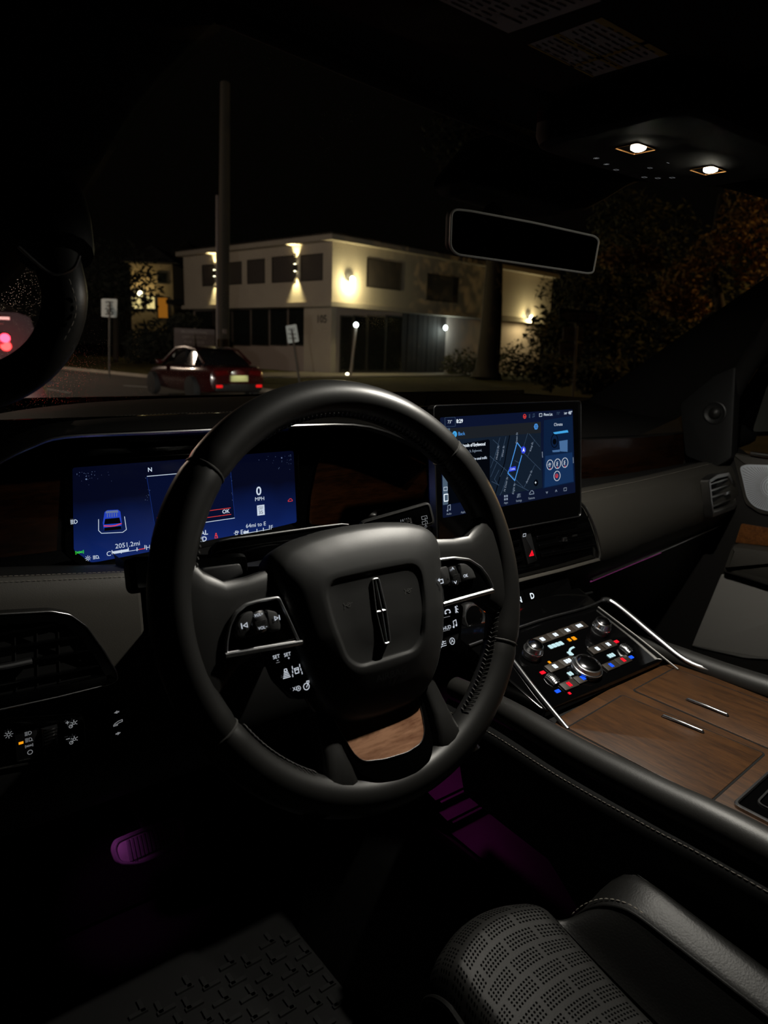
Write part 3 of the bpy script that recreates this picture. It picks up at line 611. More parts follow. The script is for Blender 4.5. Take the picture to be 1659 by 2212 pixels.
# ------------------------------------------------------------------ instrument cluster
def screen_mat(name, c_lo, c_hi, z0, z1, strength=1.0, blob=None):
    """a lit display: its picture is a vertical blend of two colours with faint noise"""
    m = mat(name, (.002, .002, .003), .12, spec=.4); nt = m.node_tree; b = nt.nodes['Principled BSDF']
    tc = nt.nodes.new('ShaderNodeTexCoord'); sx = nt.nodes.new('ShaderNodeSeparateXYZ'); nt.links.new(tc.outputs['Object'], sx.inputs[0])
    mr = nt.nodes.new('ShaderNodeMapRange'); mr.inputs[1].default_value = z0; mr.inputs[2].default_value = z1; nt.links.new(sx.outputs['Z'], mr.inputs[0])
    nz = nt.nodes.new('ShaderNodeTexNoise'); nz.inputs['Scale'].default_value = 14; nt.links.new(tc.outputs['Object'], nz.inputs['Vector'])
    ad = nt.nodes.new('ShaderNodeMath'); ad.operation = 'MULTIPLY_ADD'; ad.inputs[1].default_value = .35; nt.links.new(nz.outputs['Fac'], ad.inputs[0]); nt.links.new(mr.outputs[0], ad.inputs[2])
    rp = nt.nodes.new('ShaderNodeValToRGB'); rp.color_ramp.elements[0].color = (*lin(c_lo), 1); rp.color_ramp.elements[1].color = (*lin(c_hi), 1); rp.color_ramp.elements[0].position = .18; rp.color_ramp.elements[1].position = 1.0
    nt.links.new(ad.outputs[0], rp.inputs[0]); nt.links.new(rp.outputs[0], b.inputs['Emission Color']); b.inputs['Emission Strength'].default_value = strength
    return m
ic = thing('instrument_cluster', 'wide blue lit instrument display behind the steering wheel', 'instrument display', (0, .3635, -.0447))
FC_ = Fr((0, .3630, -.0447), (1, 0, 0), (0, math.sin(.0464), math.cos(.0464)))
pl = rpoly(FC_.qs([(158, 1011), (634, 974), (641, 1128), (600, 1138), (215, 1213), (196, 1215), (161, 1190)]), .003, 4)
mb = MB(); mb.prism(FC_, inset(ccw(pl), -.010), -.014, -.003, .002); mb.build('housing', 'piano_black', ic)
screen_mat('cluster_picture', (20, 46, 122), (6, 11, 36), -.005, .085, .62)
mb = MB(); mb.prism(FC_, pl, -.004, 0); dsp = mb.build('display', 'cluster_picture', ic)
glow('scr_white', (215, 228, 245), .85); glow('scr_dim', (120, 140, 185), .6); glow('scr_navy', (8, 16, 48), .8); glow('scr_red', (255, 70, 60), .8); glow('scr_green', (60, 220, 60), .9)
glow('scr_blue', (40, 70, 200), .8); glow('scr_black', (5, 8, 16), .6); glow('scr_glow', (32, 62, 150), .7)
def T(par, fr, s, x, y, hpx, m_, h=.0005, align='CENTER', bold=False, sx=1.0, name='lettering'):
    a, b = fr.q(x, y, h); a2, b2 = fr.q(x, y-hpx, h); mb = MB(); mb.text(fr, s, a, b, abs(b2-b)/.70, h, align, 0, sx, bold); return mb.build(name, m_, par, recalc=False)
def PL(par, fr, pts, m_, h=.0004, name='graphic'):
    mb = MB(); mb.flat(fr, fr.qs(pts, h), h); return mb.build(name, m_, par, recalc=False)
def LN(par, fr, pts, wpx, m_, h=.0006, name='graphic_line'):
    a = fr.q(pts[0][0], pts[0][1], h); b = fr.q(pts[0][0], pts[0][1]-wpx, h); mb = MB(); mb.line(fr, fr.qs(pts, h), abs(b[1]-a[1]), h); return mb.build(name, m_, par, recalc=False)
D = dsp; F_ = FC_
PL(D, F_, [(317, 1030), (498, 1014), (507, 1119), (336, 1144)], 'scr_navy', .0003, 'center_tile')
LN(D, F_, [(318, 1029), (498, 1013)], 1.4, 'scr_white'); LN(D, F_, [(336, 1144), (507, 1119)], 1.4, 'scr_white')
LN(D, F_, [(317, 1030), (336, 1144)], .7, 'scr_glow'); LN(D, F_, [(498, 1014), (507, 1119)], .7, 'scr_glow')
LN(D, F_, [(339, 1118.5), (498, 1097)], 1.2, 'scr_red'); LN(D, F_, [(345, 1132), (499, 1111)], 1.2, 'scr_red')
T(D, F_, 'OK', 488, 1105, 8, 'scr_white', bold=True); T(D, F_, 'N', 324, 1015, 9, 'scr_white', bold=True)
T(D, F_, '0', 559, 1061.5, 18, 'scr_white', bold=True); T(D, F_, 'MPH', 561, 1078, 8, 'scr_white')
PL(D, F_, [(555, 1092), (571, 1090), (572, 1112), (556, 1114)], 'scr_white', .0004, 'speed_sign')
T(D, F_, 'SPEED', 563, 1095.5, 3.4, 'scr_black', .0006); T(D, F_, 'LIMIT', 563.3, 1099.5, 3.4, 'scr_black', .0006); T(D, F_, '35', 563.5, 1107, 7.5, 'scr_black', .0006)
T(D, F_, '64mi to E', 553, 1134, 8.5, 'scr_white'); T(D, F_, 'E', 522.5, 1150, 10, 'scr_white'); T(D, F_, 'F', 587, 1139.5, 9, 'scr_white')
LN(D, F_, [(527, 1153), (583, 1143)], 1.2, 'scr_white'); LN(D, F_, [(527, 1150), (536, 1148.5)], 4, 'scr_white')
for x, y in ((529, 1148), (536, 1147), (555, 1145), (569, 1142.5), (582, 1137)): LN(D, F_, [(x, y+4), (x, y-2)], 1.6, 'scr_white')
icons(D, F_, [('fuel', 511, 1151, .0042), ('beam', 161, 1127, .0042), ('auto_beam', 208, 1203.5, .0036), ('sun', 190, 1206, .0034)], 'scr_white', .0006)
icons(D, F_, [('belt', 467, 1157, .0040), ('car', 627, 1081, .0038)], 'scr_red', .0006)
icons(D, F_, [('park', 172, 1193, .0042)], 'scr_green', .0006)
T(D, F_, 'NORMAL', 449, 1150, 10, 'scr_white', align='RIGHT', bold=True); T(D, F_, 'END', 447, 1164, 10.5, 'scr_white', align='RIGHT', bold=True)
T(D, F_, '2051.2mi', 276, 1177, 10, 'scr_white'); T(D, F_, 'C', 235, 1196.6, 10, 'scr_white'); T(D, F_, 'H', 320, 1183, 10, 'scr_white')
LN(D, F_, [(243, 1196.5), (313, 1185)], 1.2, 'scr_white'); LN(D, F_, [(243, 1193.5), (277, 1188)], 4.5, 'scr_white'); LN(D, F_, [(300, 1187), (312, 1185)], 1.6, 'scr_red', .0007)
for x, y in ((242, 1190), (262, 1189), (277, 1184), (296, 1184), (313, 1179)): LN(D, F_, [(x, y+6), (x, y-1)], 1.6, 'scr_white')
LN(D, F_, [(213, 1122), (213, 1146), (219, 1152), (265, 1150), (273, 1144), (269, 1116)], 1.3, 'scr_white', name='car_halo')
PL(D, F_, [(226, 1106), (232, 1102), (255, 1101), (260, 1105), (263, 1128), (262, 1143), (225, 1147), (222, 1130)], 'scr_blue', .0005, 'car_picture')
PL(D, F_, [(227, 1121), (258, 1118), (261, 1130), (225, 1133)], 'scr_black', .0007, 'car_picture')
PL(D, F_, [(229, 1104), (254, 1102), (256, 1107), (228, 1109)], 'scr_dim', .0007, 'car_picture'); PL(D, F_, [(225, 1140), (262, 1136), (262, 1143), (225, 1147)], 'scr_black', .0007, 'car_picture')
for i in range(5): LN(D, F_, [(232+5*i, 1110-.4*i), (232+5*i, 1117-.4*i)], 1.6, 'scr_dim', .0008)
LN(D, F_, [(225, 1136), (240, 1136.5), (249, 1135.5), (262, 1131)], 2.2, 'scr_red', .0009)
mb = MB()
for i in range(70):
    x, y = ((163+abs(random.gauss(0, 40)), 1018+abs(random.gauss(0, 12))) if i < 30 else (632-abs(random.gauss(0, 28)), 982+abs(random.gauss(0, 18))) if i < 55 else ((random.choice((319, 501)))+random.gauss(0, 3), random.uniform(1030, 1090)))
    x = min(max(x, 166), 628); a, b = F_.q(x, y); mb.flat(F_, circ(a, b, random.choice((.00025, .0003, .0004)), 5), .0005)
for x, y in ((186, 1035), (608, 989)): mb.flat(F_, circ(*F_.q(x, y), .0010, 8), .0006)
mb.build('stars', 'scr_dim', D, recalc=False, kind='stuff')
# ------------------------------------------------------------------ centre touchscreen
cs_ = thing('touchscreen', 'upright centre touchscreen showing a navigation map and climate controls', 'touchscreen', (.4212, .197, -.03))
FS = Fr((.4212, .197, -.0221), (1, 0, 0), (0, math.sin(.111), math.cos(.111)))
pl = rpoly([(-.1534, -.02), (.1534, -.02), (.1534, .1605), (-.1534, .1605)], .006, 4)
mb = MB(); mb.prism(FS, pl, -.016, -.0005, .001); mb.build('housing', 'piano_black', cs_)
mb = MB(); mb.ring(FS, inset(ccw(pl), -.0016), .0018, -.012, .0006, .0005); mb.build('rim', 'dark_chrome', cs_)
screen_mat('screen_picture', (10, 20, 46), (9, 20, 50), -.02, .16, .75)
disp = rpoly(FS.qs([(951, 902), (1237, 884), (1243, 1064), (957, 1119)]), .002, 3)
mb = MB(); mb.prism(FS, disp, -.001, 0); D = mb.build('display', 'screen_picture', cs_); F_ = FS
glow('map_dark', (22, 34, 50), .75); glow('map_street', (70, 92, 118), .7); glow('map_route', (80, 160, 245), .95); glow('map_label', (150, 165, 185), .75); glow('scr_grey', (34, 38, 44), .7)
glow('scr_card', (6, 10, 18), .6); glow('scr_side', (84, 104, 124), .75); glow('scr_climate', (18, 40, 76), .6); glow('scr_sky', (70, 170, 235), .9); glow('scr_paleblue', (90, 135, 190), .6); glow('scr_navblue', (50, 70, 230), .9)
glow('scr_climate_hi', (28, 60, 108), .6)
PL(D, F_, [(956, 926), (1168, 911), (1168.5, 935), (956.5, 952)], 'scr_grey', .0003, 'title_bar')
PL(D, F_, [(973, 951), (1168, 935), (1171.5, 1054), (976, 1088)], 'map_dark', .0003, 'map')
S = lambda *p: LN(D, F_, list(p), .9, 'map_street', .0005, 'map_street')
for pts in (((1058, 985), (1098, 1020), (1130, 1052)), ((1065, 950), (1078, 962), (1060, 1010)), ((1080, 945), (1068, 990)), ((1093, 943), (1080, 995)), ((1117, 940), (1116, 955), (1103, 1008)), ((1140, 936), (1125, 985)), ((1143, 937), (1166, 965)), ((1128, 975), (1168, 1015)), ((1155, 950), (1140, 985)), ((1155, 1005), (1132, 1053)), ((1112, 1040), (1106, 1065)), ((1098, 1022), (1085, 1060), (1080, 1070)), ((1078, 1015), (1068, 1035), (1076, 1048)), ((1112, 1045), (1142, 1060)), ((1062, 1040), (1078, 1048)), ((1090, 1010), (1080, 1030)), ((1073, 1000), (1060, 1030)), ((1122, 1000), (1112, 995))): S(*pts)
LN(D, F_, [(1101, 941), (1096, 965), (1090, 1000), (1080, 1030), (1070, 1067)], 3, 'scr_card', .0004, 'map_river')
LN(D, F_, [(1129, 972), (1117, 956), (1102, 1010), (1097, 1022), (1112, 1038), (1127, 984)], 2.0, 'map_route', .0007, 'route_line')
mb = MB(); c = F_.q(1129.6, 972); mb.flat(F_, circ(*c, .0052, 20), .0009); mb.build('position_marker', 'scr_navblue', D, recalc=False)
mb = MB(); mb.flat(F_, [(c[0]-.0028, c[1]-.0026), (c[0], c[1]-.0012), (c[0]+.0024, c[1]-.0030), (c[0]+.0008, c[1]+.0036)], .0011); mb.build('position_arrow', 'icon_bright', D, recalc=False)
PL(D, F_, [(1100, 1010), (1114, 1007), (1114.5, 1016), (1100.5, 1019)], 'scr_navblue', .0009, 'time_tag'); T(D, F_, '2 min', 1107.5, 1013, 4.5, 'icon_bright', .0011)
for s_, x, y, rt in (('Hobart Pl', 1074, 978, 75), ('West St', 1086, 975, 78), ('N Dean St', 1092, 1046, 72), ('Engle St', 1109, 1056, 76), ('Armory St', 1142, 1030, 55), ('King St', 1147, 965, 68), ('Dean St', 1115.5, 946, 85)):
    a, b = F_.q(x, y); mb = MB(); mb.text(F_, s_, a, b, .0050, .0008, rot=R(rt)); mb.build('street_name', 'map_label', D, recalc=False)
PL(D, F_, [(965, 964), (1055, 949), (1058, 952), (1058, 1074), (968, 1090)], 'scr_card', .0009, 'route_card')
T(D, F_, 'Lincoln of Englewood', 1048.5, 959, 7, 'icon_bright', .0012, 'RIGHT', True, .82); T(D, F_, '1 W Palisade St, Englewood,', 1041, 972.5, 5.2, 'map_label', .0012, 'RIGHT', sx=.85)
T(D, F_, '2 min, the usual traffic', 1052, 988.5, 5.6, 'scr_white', .0012, 'RIGHT', True, .85); T(D, F_, 'STEPS', 1046, 1037, 5, 'scr_white', .0012, 'RIGHT')
PL(D, F_, [(1040, 1060), (1056, 1050), (1056.5, 1066), (1040.5, 1070)], 'scr_green', .0011, 'go_button').data.materials[0] = glow('scr_darkgreen', (16, 40, 30), .8)
PL(D, F_, [(954, 926), (972, 925), (976, 1088), (957, 1091)], 'scr_side', .0005, 'side_bar')
mb = MB(); a, b = F_.q(963, 1075); mb.ring(F_, rpoly(rect(a-.0042, b-.0052, a+.0042, b+.0052), .0012), .0012, .0006, .0009); mb.build('side_symbol', 'icon_bright', D, recalc=False)
icons(D, F_, [('box', 962.5, 1056, .0045)], 'scr_white', .0009, 'side_symbol'); icons(D, F_, [('up', 961, 934, .0042)], 'scr_white', .0009, 'side_symbol')
mb = MB(); a, b = F_.q(981.5, 938); mb.flat(F_, circ(a, b, .0042, 18), .0006); mb.build('back_button', 'scr_sky', D, recalc=False)
T(D, F_, '<', 981.5, 938, 6, 'scr_black', .0009); T(D, F_, 'Back', 997, 937, 7.5, 'map_route', .0008)
icons(D, F_, [('hexa', 1158, 921.5, .0052)], 'map_route', .0008)
mb = MB(); a, b = F_.q(1157, 1043); mb.flat(F_, circ(a, b, .0050, 18), .0008); mb.build('zoom_button', 'scr_black', D, recalc=False); T(D, F_, '+', 1157, 1043, 7, 'icon_bright', .0010, bold=True)
mb = MB(); a, b = F_.q(972, 911.5); mb.ring(F_, rpoly(rect(a-.0095, b-.0062, a+.0095, b+.0062), .001), .0004, .0003, .0005); mb.build('temperature_box', 'map_street', D, recalc=False)
T(D, F_, '73\u00b0', 972, 911.5, 7, 'scr_white'); T(D, F_, '8:29', 993, 910, 8, 'icon_bright', bold=True)
icons(D, F_, [('wheel', 1133.5, 899.5, .0042)], 'scr_red', .0006); icons(D, F_, [('voice', 1144, 898.5, .0036), ('note', 1153, 898, .0034)], 'map_street', .0006); icons(D, F_, [('box', 1168, 896.5, .0042)], 'scr_white', .0006)
T(D, F_, 'Phone List', 1184, 895.5, 5.6, 'scr_white', bold=True, sx=.85); T(D, F_, '73\u00b0', 1206, 893.5, 6, 'map_street'); T(D, F_, '48\u00b0', 1232, 892, 7, 'scr_white', bold=True); icons(D, F_, [('horn', 1222, 893, .0036)], 'scr_white', .0006)
PL(D, F_, [(1175, 908), (1236.5, 898), (1240, 1042), (1173, 1055)], 'scr_climate', .0003, 'climate_panel'); PL(D, F_, [(1178, 985), (1236, 977), (1239, 1040), (1176, 1053)], 'scr_climate_hi', .0004, 'climate_panel')
T(D, F_, 'Climate', 1206, 917, 6.5, 'scr_white')
PL(D, F_, [(1195, 934), (1226, 929), (1228, 934), (1198, 938)], 'scr_sky', .0006, 'climate_picture'); PL(D, F_, [(1208, 953), (1226, 950), (1226, 976), (1210, 975)], 'scr_paleblue', .0006, 'climate_picture'); PL(D, F_, [(1193, 973), (1210, 971), (1209, 976), (1194, 977)], 'scr_paleblue', .0006, 'climate_picture')
mb = MB(); a, b = F_.q(1197, 952.5); mb.ring(F_, circ(a, b, .0085, 24, .0105), .0012, .0006, .0009); mb.flat(F_, circ(a, b-.001, .0045, 16), .0009); mb.build('climate_picture', 'scr_card', D, recalc=False)
for x, y, k, m_ in ((1187.3, 1004, 'fuel', 'icon_white'), (1203.6, 1001.7, 'voice', 'icon_white'), (1219.5, 999.4, 'voice', 'icon_white'), (1202.6, 1028, 'wheel', 'scr_red')):
    a, b = F_.q(x, y); mb = MB(); mb.ring(F_, circ(a, b, .0078, 22), .0008, .0005, .0008); mb.build('climate_button', 'icon_white', D, recalc=False); icons(D, F_, [(k, x, y, .0042)], m_, .0008)
    if k != 'wheel': mb = MB(); mb.flat(F_, circ(a, b-.0055, .0010, 8), .0009); mb.build('climate_dot', 'scr_red', D, recalc=False)
icons(D, F_, [('note', 970, 1098, .0052), ('grid', 1093, 1075, .0050), ('menu', 1121, 1070.5, .0045), ('car', 1148.5, 1065, .0055), ('down', 1181.5, 1064, .0045), ('up', 1201.5, 1060, .0045), ('box', 1221, 1057, .0045)], 'map_label', .0006)
for s_, x, y in (('Audio', 970, 1110), ('Apple CarPlay', 1008, 1105), ('Apps', 1093, 1086), ('Settings', 1121, 1081.5), ('Features', 1148.5, 1076)): T(D, F_, s_, x, y, 4.6, 'map_label', sx=.9)
for x, y in ((1171.5, 982), (1238, 994)): LN(D, F_, [(x, y-6), (x+.5, y+6)], 1.6, 'map_label')
# ------------------------------------------------------------------ steering column: shroud, stalks, camera frame
sc_ = thing('steering_column', 'black steering column cover behind the wheel with wiper and signal stalks', 'steering column', (0, .2, -.2))
rows = []
for y, hw, zb, zt_ in ((.055, .060, -.085, -.012), (.10, .074, -.10, -.008), (.18, .080, -.115, -.035), (.25, .082, -.13, -.06), (.30, .082, -.14, -.085)):
    rows.append([V((a, y, b)) for a, b in rpoly(rect(-hw, zb, hw, zt_), .025, 5)])
mb = MB(); mb.loft(rows, close_u=True, caps=True); mb.build('shroud', 'soft_black', sc_)
fcam = Fr((0, .112, 0), (1, 0, 0), (0, .25, 1))
q = fcam.qs([(452, 1232), (458, 1186), (478, 1167), (560, 1155), (738, 1131), (746, 1140), (746, 1175), (540, 1215)])
mb = MB(); mb.prism(fcam, rpoly(q, .004, 3), -.008, -.001, .0008); cf = mb.build('camera_housing', 'piano_black', sc_)
q2 = fcam.qs([(460, 1232), (459, 1188), (480, 1168.5), (560, 1156.5), (738, 1132.5), (744, 1142)]); mb = MB(); mb.tube([fcam.p(a, b, .000) for a, b in smooth_path([V(p+(0,)) for p in q2], 3) and [(p.x, p.y) for p in smooth_path([V(p+(0,)) for p in q2], 3)]], .0013, n=6); mb.build('housing_edge', mat('edge_grey', (.07, .07, .07), .5), cf)
# right stalk
def stalk(nm, P0, P1, w0, w1, th, lab):
    d = (P1-P0).normalized(); f = Fr(P0, d, V((0, .35, 1))); L = (P1-P0).length
    o_ = rpoly([(-.01, -w0), (L*.5, -(w0+w1)/2), (L, -w1), (L, w1), (L*.5, (w0+w1)/2), (-.01, w0)], .007, 4)
    mb = MB(); mb.prism(f, o_, -th, th*.6, .004, .004); s_ = mb.build(nm, 'dark_plastic', sc_, label=lab); return f, o_, L, s_
P0, P1 = W(798, 1141, 'y', .105), W(934, 1108, 'y', .075)
f, o_, L, s1 = stalk('wiper_stalk', P0, P1, .010, .0135, .009, 'black wiper stalk with a chrome-edged control panel')
mb = MB(); mb.prism(f, inset(o_, .0030), .004, .0062, .0006); mb.build('control_face', 'piano_black', s1); mb = MB(); mb.ring(f, inset(o_, .0026), .0007, .005, .0068); mb.build('face_rim', 'satin_metal', s1)
a, b = f.q(880, 1135); mb = MB(); mb.tube([f.p(a, b-.008, .005), f.p(a, b+.007, .005)], .0050, n=18); wk = mb.build('wiper_wheel', 'chrome', s1)
for i in range(6): mb = MB(); mb.line(f, [(a-.004, b-.006+i*.0024), (a+.004, b-.006+i*.0024)], .0006, .0098, .0004); mb.build('knurl', 'dark_plastic', wk)
icons(s1, f, [('wiper', 917, 1119, .0042), ('wiper', 918, 1130, .0040), ('o', 920, 1137, .0022), ('sun', 834, 1143, .0042), ('fuel', 824, 1148, .0036)], 'icon_soft', .0068)
for i in range(5): LN(s1, f, [(866+i*4, 1127-i), (866+i*4, 1123-i)], 1.6, 'icon_soft', .0068)
# left stalk
P0, P1 = V((-.07, .11, .005)), W(272, 1245, 'y', .09); f, o_, L, s2 = stalk('signal_stalk', P0, P1, .010, .0155, .010, 'black turn signal stalk left of the wheel')
mb = MB(); q = rpoly(f.qs([(299, 1214), (322, 1211), (322, 1252), (304, 1251)], .006), .002); mb.ring(f, q, .001, .0055, .0075); mb.build('face_rim', 'dark_chrome', s2)
mb = MB(); mb.prism(f, inset(ccw(q), .001), .005, .0068); mb.build('control_face', 'piano_black', s2)
# ------------------------------------------------------------------ steering wheel
TW = R(20.1)
FW = Fr((0, 0, 0), (1, 0, 0), (0, math.sin(TW), math.cos(TW)))
sw = thing('steering_wheel', 'black leather steering wheel with stitched rim, chrome emblem and control pods', 'steering wheel', (0, 0, 0))
mm = .001
RC, RT = .1745, .0168
SEAM = [137.6, 41.5, -28.2, -151.5]
def rim_arc(a0, a1):
    n = max(8, int(abs(a1-a0)/2.5)); rows = []
    for i in range(n+1):
        t = i/n; a = R(a0+(a1-a0)*t); d = min(t, 1-t)*abs(a1-a0)*math.pi/180*RC
        k = 1-.07*max(0, 1-d/.0022)                                    # leather turns under at the seams
        deg = math.degrees(a) % 360
        bulge = 1+.05*(math.exp(-((deg-28)/14)**2)+math.exp(-((deg-152)/14)**2))
        r_ = RT*k*bulge; row = []
        for j in range(20):
            u = 2*math.pi*j/20; rr = RC+r_*1.0*math.cos(u); row.append(FW.p(rr*math.cos(a), rr*math.sin(a), r_*1.08*math.sin(u)))
        rows.append(row)
    mb = MB(); mb.loft(rows, close_u=True, caps=True); return mb
for a0, a1 in ((SEAM[0], SEAM[1]), (SEAM[1], SEAM[2]), (SEAM[2], SEAM[3]), (SEAM[3], SEAM[0]-360)):
    rim_arc(a0-.12, a1+.12).build('rim_section', 'wheel_leather', sw)
for a in SEAM:
    mb = MB(); c = [FW.p((RC+RT*.955*math.cos(u))*math.cos(R(a)), (RC+RT*.955*math.cos(u))*math.sin(R(a)), RT*1.03*math.sin(u)) for u in [2*math.pi*j/20 for j in range(20)]]
    mb.tube(c, .0011, n=6, closed=True); mb.build('seam', 'black_thread', sw)
# baseball stitch on the inner face of the rim
mb = MB()
for a0, a1 in ((118, 41), (41, 24), (-14, -58), (-122, -150), (-164, -205)):
    n = int(abs(a1-a0)*math.pi/180*RC/.0050)
    for i in range(n):
        a = R(a0+(a1-a0)*(i+.5)/n); da = .0030/RC
        for s_ in (-1, 1):
            u0, u1 = R(180-4), R(180-4-s_*18)
            P = [FW.p((RC+RT*1.035*math.cos(u))*math.cos(a+k), (RC+RT*1.035*math.cos(u))*math.sin(a+k), RT*1.09*math.sin(u)+.004) for u, k in ((u0, 0), ((u0+u1)/2, da*.6), (u1, da))]
            mb.tube(P, [.0006, .0008, .0005], n=5)
mb.build('rim_stitching', 'black_thread', sw, kind='stuff')
# spokes to left and right
def spoke(sg):
    rows = []
    for a, b0, b1, hc, th in ((.070, -.030, .034, -.004, .010), (.090, -.030, .033, -.002, .011), (.112, -.031, .030, 0, .011), (.132, -.038, .030, .001, .011), (.148, -.052, .042, .001, .012), (.160, -.066, .060, .001, .013), (.172, -.080, .075, .001, .012)):
        c, hh = (b0+b1)/2, (b1-b0)/2; row = []
        for j in range(20):
            u = 2*math.pi*j/20; cu, su = math.cos(u), math.sin(u); e = .55
            row.append(FW.p(sg*a, c+hh*math.copysign(abs(cu)**e, cu), hc+th*math.copysign(abs(su)**e, su)))
        rows.append(row)
    mb = MB(); mb.loft(rows, close_u=True, caps=True); return mb.build('spoke', 'wheel_leather', sw)
spoke(1); spoke(-1)
# hub: airbag cover with the pressed-in field
ctr = (0, -.022)
half = [(0, .0585), (.030, .0575), (.060, .0535), (.080, .0475), (.090, .038), (.0915, .026), (.088, .005), (.083, -.030), (.076, -.062), (.066, -.086), (.054, -.102), (.040, -.1105), (.020, -.114), (0, -.115)]
shield = rpoly(half+[(-a, b) for a, b in reversed(half[1:-1])], .006, 3)
field = rpoly([(-.0515, .0135), (.0515, .0135), (.049, -.020), (.041, -.052), (.030, -.0615), (-.030, -.0615), (-.041, -.052), (-.049, -.020)], [.010]*2+[.03]*2+[.01]*2+[.03]*2, 5)
def rad(poly, t):
    d = V((math.cos(t), math.sin(t))); best = 0; c = V(ctr)
    for i in range(len(poly)):
        p, q = V(poly[i])-c, V(poly[(i+1) % len(poly)])-c; e = q-p; den = d.x*e.y-d.y*e.x
        if abs(den) < 1e-12: continue
        s_ = (p.x*e.y-p.y*e.x)/den; k = (p.x*d.y-p.y*d.x)/den
        if -1e-6 <= k <= 1+1e-6 and s_ > best: best = s_
    return best
NA = 144; TH = [2*math.pi*i/NA for i in range(NA)]; rs = [rad(shield, t) for t in TH]; rf = [rad(field, t) for t in TH]
def hub_ring(fn): return [FW.p(ctr[0]+r_*math.cos(t), ctr[1]+r_*math.sin(t), h) for t, (r_, h) in zip(TH, [fn(a, b, t) for a, b, t in zip(rs, rf, TH)])]
dome = lambda b: -.010*max(0, (-b-.03)/.085)**1.3-.006*max(0, (b-.02)/.04)**1.5
def hr(k, h0): return lambda a, b, t: (a*k, h0+dome(ctr[1]+a*k*math.sin(t)))
def hmix(k, h0): return lambda a, b, t: (b+(a-b)*k, h0+dome(ctr[1]+(b+(a-b)*k)*math.sin(t)))
rows = [hub_ring(lambda a, b, t: (a*.97, -.022)), hub_ring(lambda a, b, t: (a, -.004+.4*dome(ctr[1]+a*math.sin(t)))), hub_ring(hr(.995, .0045)), hub_ring(hr(.978, .0090)), hub_ring(hr(.945, .0135)), hub_ring(hr(.90, .0168)), hub_ring(hmix(.45, .0202)), hub_ring(hmix(.18, .0220)), hub_ring(lambda a, b, t: (b+.0030, .0226+dome(ctr[1]+b*math.sin(t)))), hub_ring(lambda a, b, t: (b+.0012, .0222+dome(ctr[1]+b*math.sin(t)))),
        hub_ring(lambda a, b, t: (b-.0006, .0208+dome(ctr[1]+b*math.sin(t)))), hub_ring(lambda a, b, t: (b-.0024, .0203+dome(ctr[1]+b*math.sin(t)))), hub_ring(lambda a, b, t: (b*.6, .0205+dome(ctr[1]+b*.6*math.sin(t)))), hub_ring(lambda a, b, t: (b*.25, .0204)), hub_ring(lambda a, b, t: (b*.02, .0204))]
mb = MB(); mb.loft(rows, close_u=True, caps=True); hub = mb.build('airbag_cover', 'hub_plastic', sw, sharp=50)
# thin bright line round the cover foot
mb = MB(); mb.tube([FW.p(ctr[0]+(a+.002)*math.cos(t), ctr[1]+(a+.002)*math.sin(t), -.006+.4*dome(ctr[1]+a*math.sin(t))) for a, t in list(zip(rs, TH))[80:138]], .0013, n=6); mb.build('cover_trim', 'dark_chrome', sw)
mat('emblem_chrome', (.72, .73, .75), .33, metal=1)
# emblem: an upright framed four-point star
EM = Fr(FW.p(0, -.0205, .0206), FW.ex, FW.ey)
out = rpoly([(-.0042, .0290), (.0042, .0290), (.0064, .0), (.0042, -.0290), (-.0042, -.0290), (-.0064, .0)], .0030, 4)
mb = MB(); mb.prism(EM, out, -.001, .0004); emb = mb.build('emblem', 'piano_black', sw)
mb = MB(); mb.ring(EM, out, .0018, 0, .0018, .0007); mb.build('emblem_frame', 'emblem_chrome', emb)
for sg in (1, -1):
    mb = MB(); mb.add([EM.p(-.0018, sg*.0012, .0008), EM.p(.0018, sg*.0012, .0008), EM.p(0, sg*.0012, .0022), EM.p(-.0010, sg*.0275, .0008), EM.p(.0010, sg*.0275, .0008), EM.p(0, sg*.0275, .0016)], [(0, 1, 2), (3, 5, 4), (0, 3, 4, 1), (1, 4, 5, 2), (2, 5, 3, 0)]); mb.build('star_point', 'emblem_chrome', emb, smooth=False)
    mb = MB(); mb.add([EM.p(sg*.0010, -.0014, .0008), EM.p(sg*.0010, .0014, .0008), EM.p(sg*.0010, 0, .0022), EM.p(sg*.0056, -.0008, .0008), EM.p(sg*.0056, .0008, .0008), EM.p(sg*.0056, 0, .0016)], [(0, 1, 2), (3, 5, 4), (0, 3, 4, 1), (1, 4, 5, 2), (2, 5, 3, 0)]); mb.build('star_point', 'emblem_chrome', emb, smooth=False)
mat('horn_print', (.075, .075, .072), .5)
FH = Fr(FW.p(0, 0, .0203), FW.ex, FW.ey)
for x, y in ((752, 1307), (882, 1276)):
    mb = MB(); a, b = FH.q(x, y, .0003); icon(mb, FH, 'horn', a, b, .0046, .0004); mb.build('horn_symbol', 'horn_print', sw, recalc=False)
FA = Fr(FW.p(0, -.0765, .0168), FW.ex, FW.ey+FW.en*.16)
mb = MB(); mb.text(FA, 'AIRBAG', 0.002, .0, .0085, .0006, sx=1.15); mb.build('airbag_lettering', 'matte_black', sw, recalc=False)
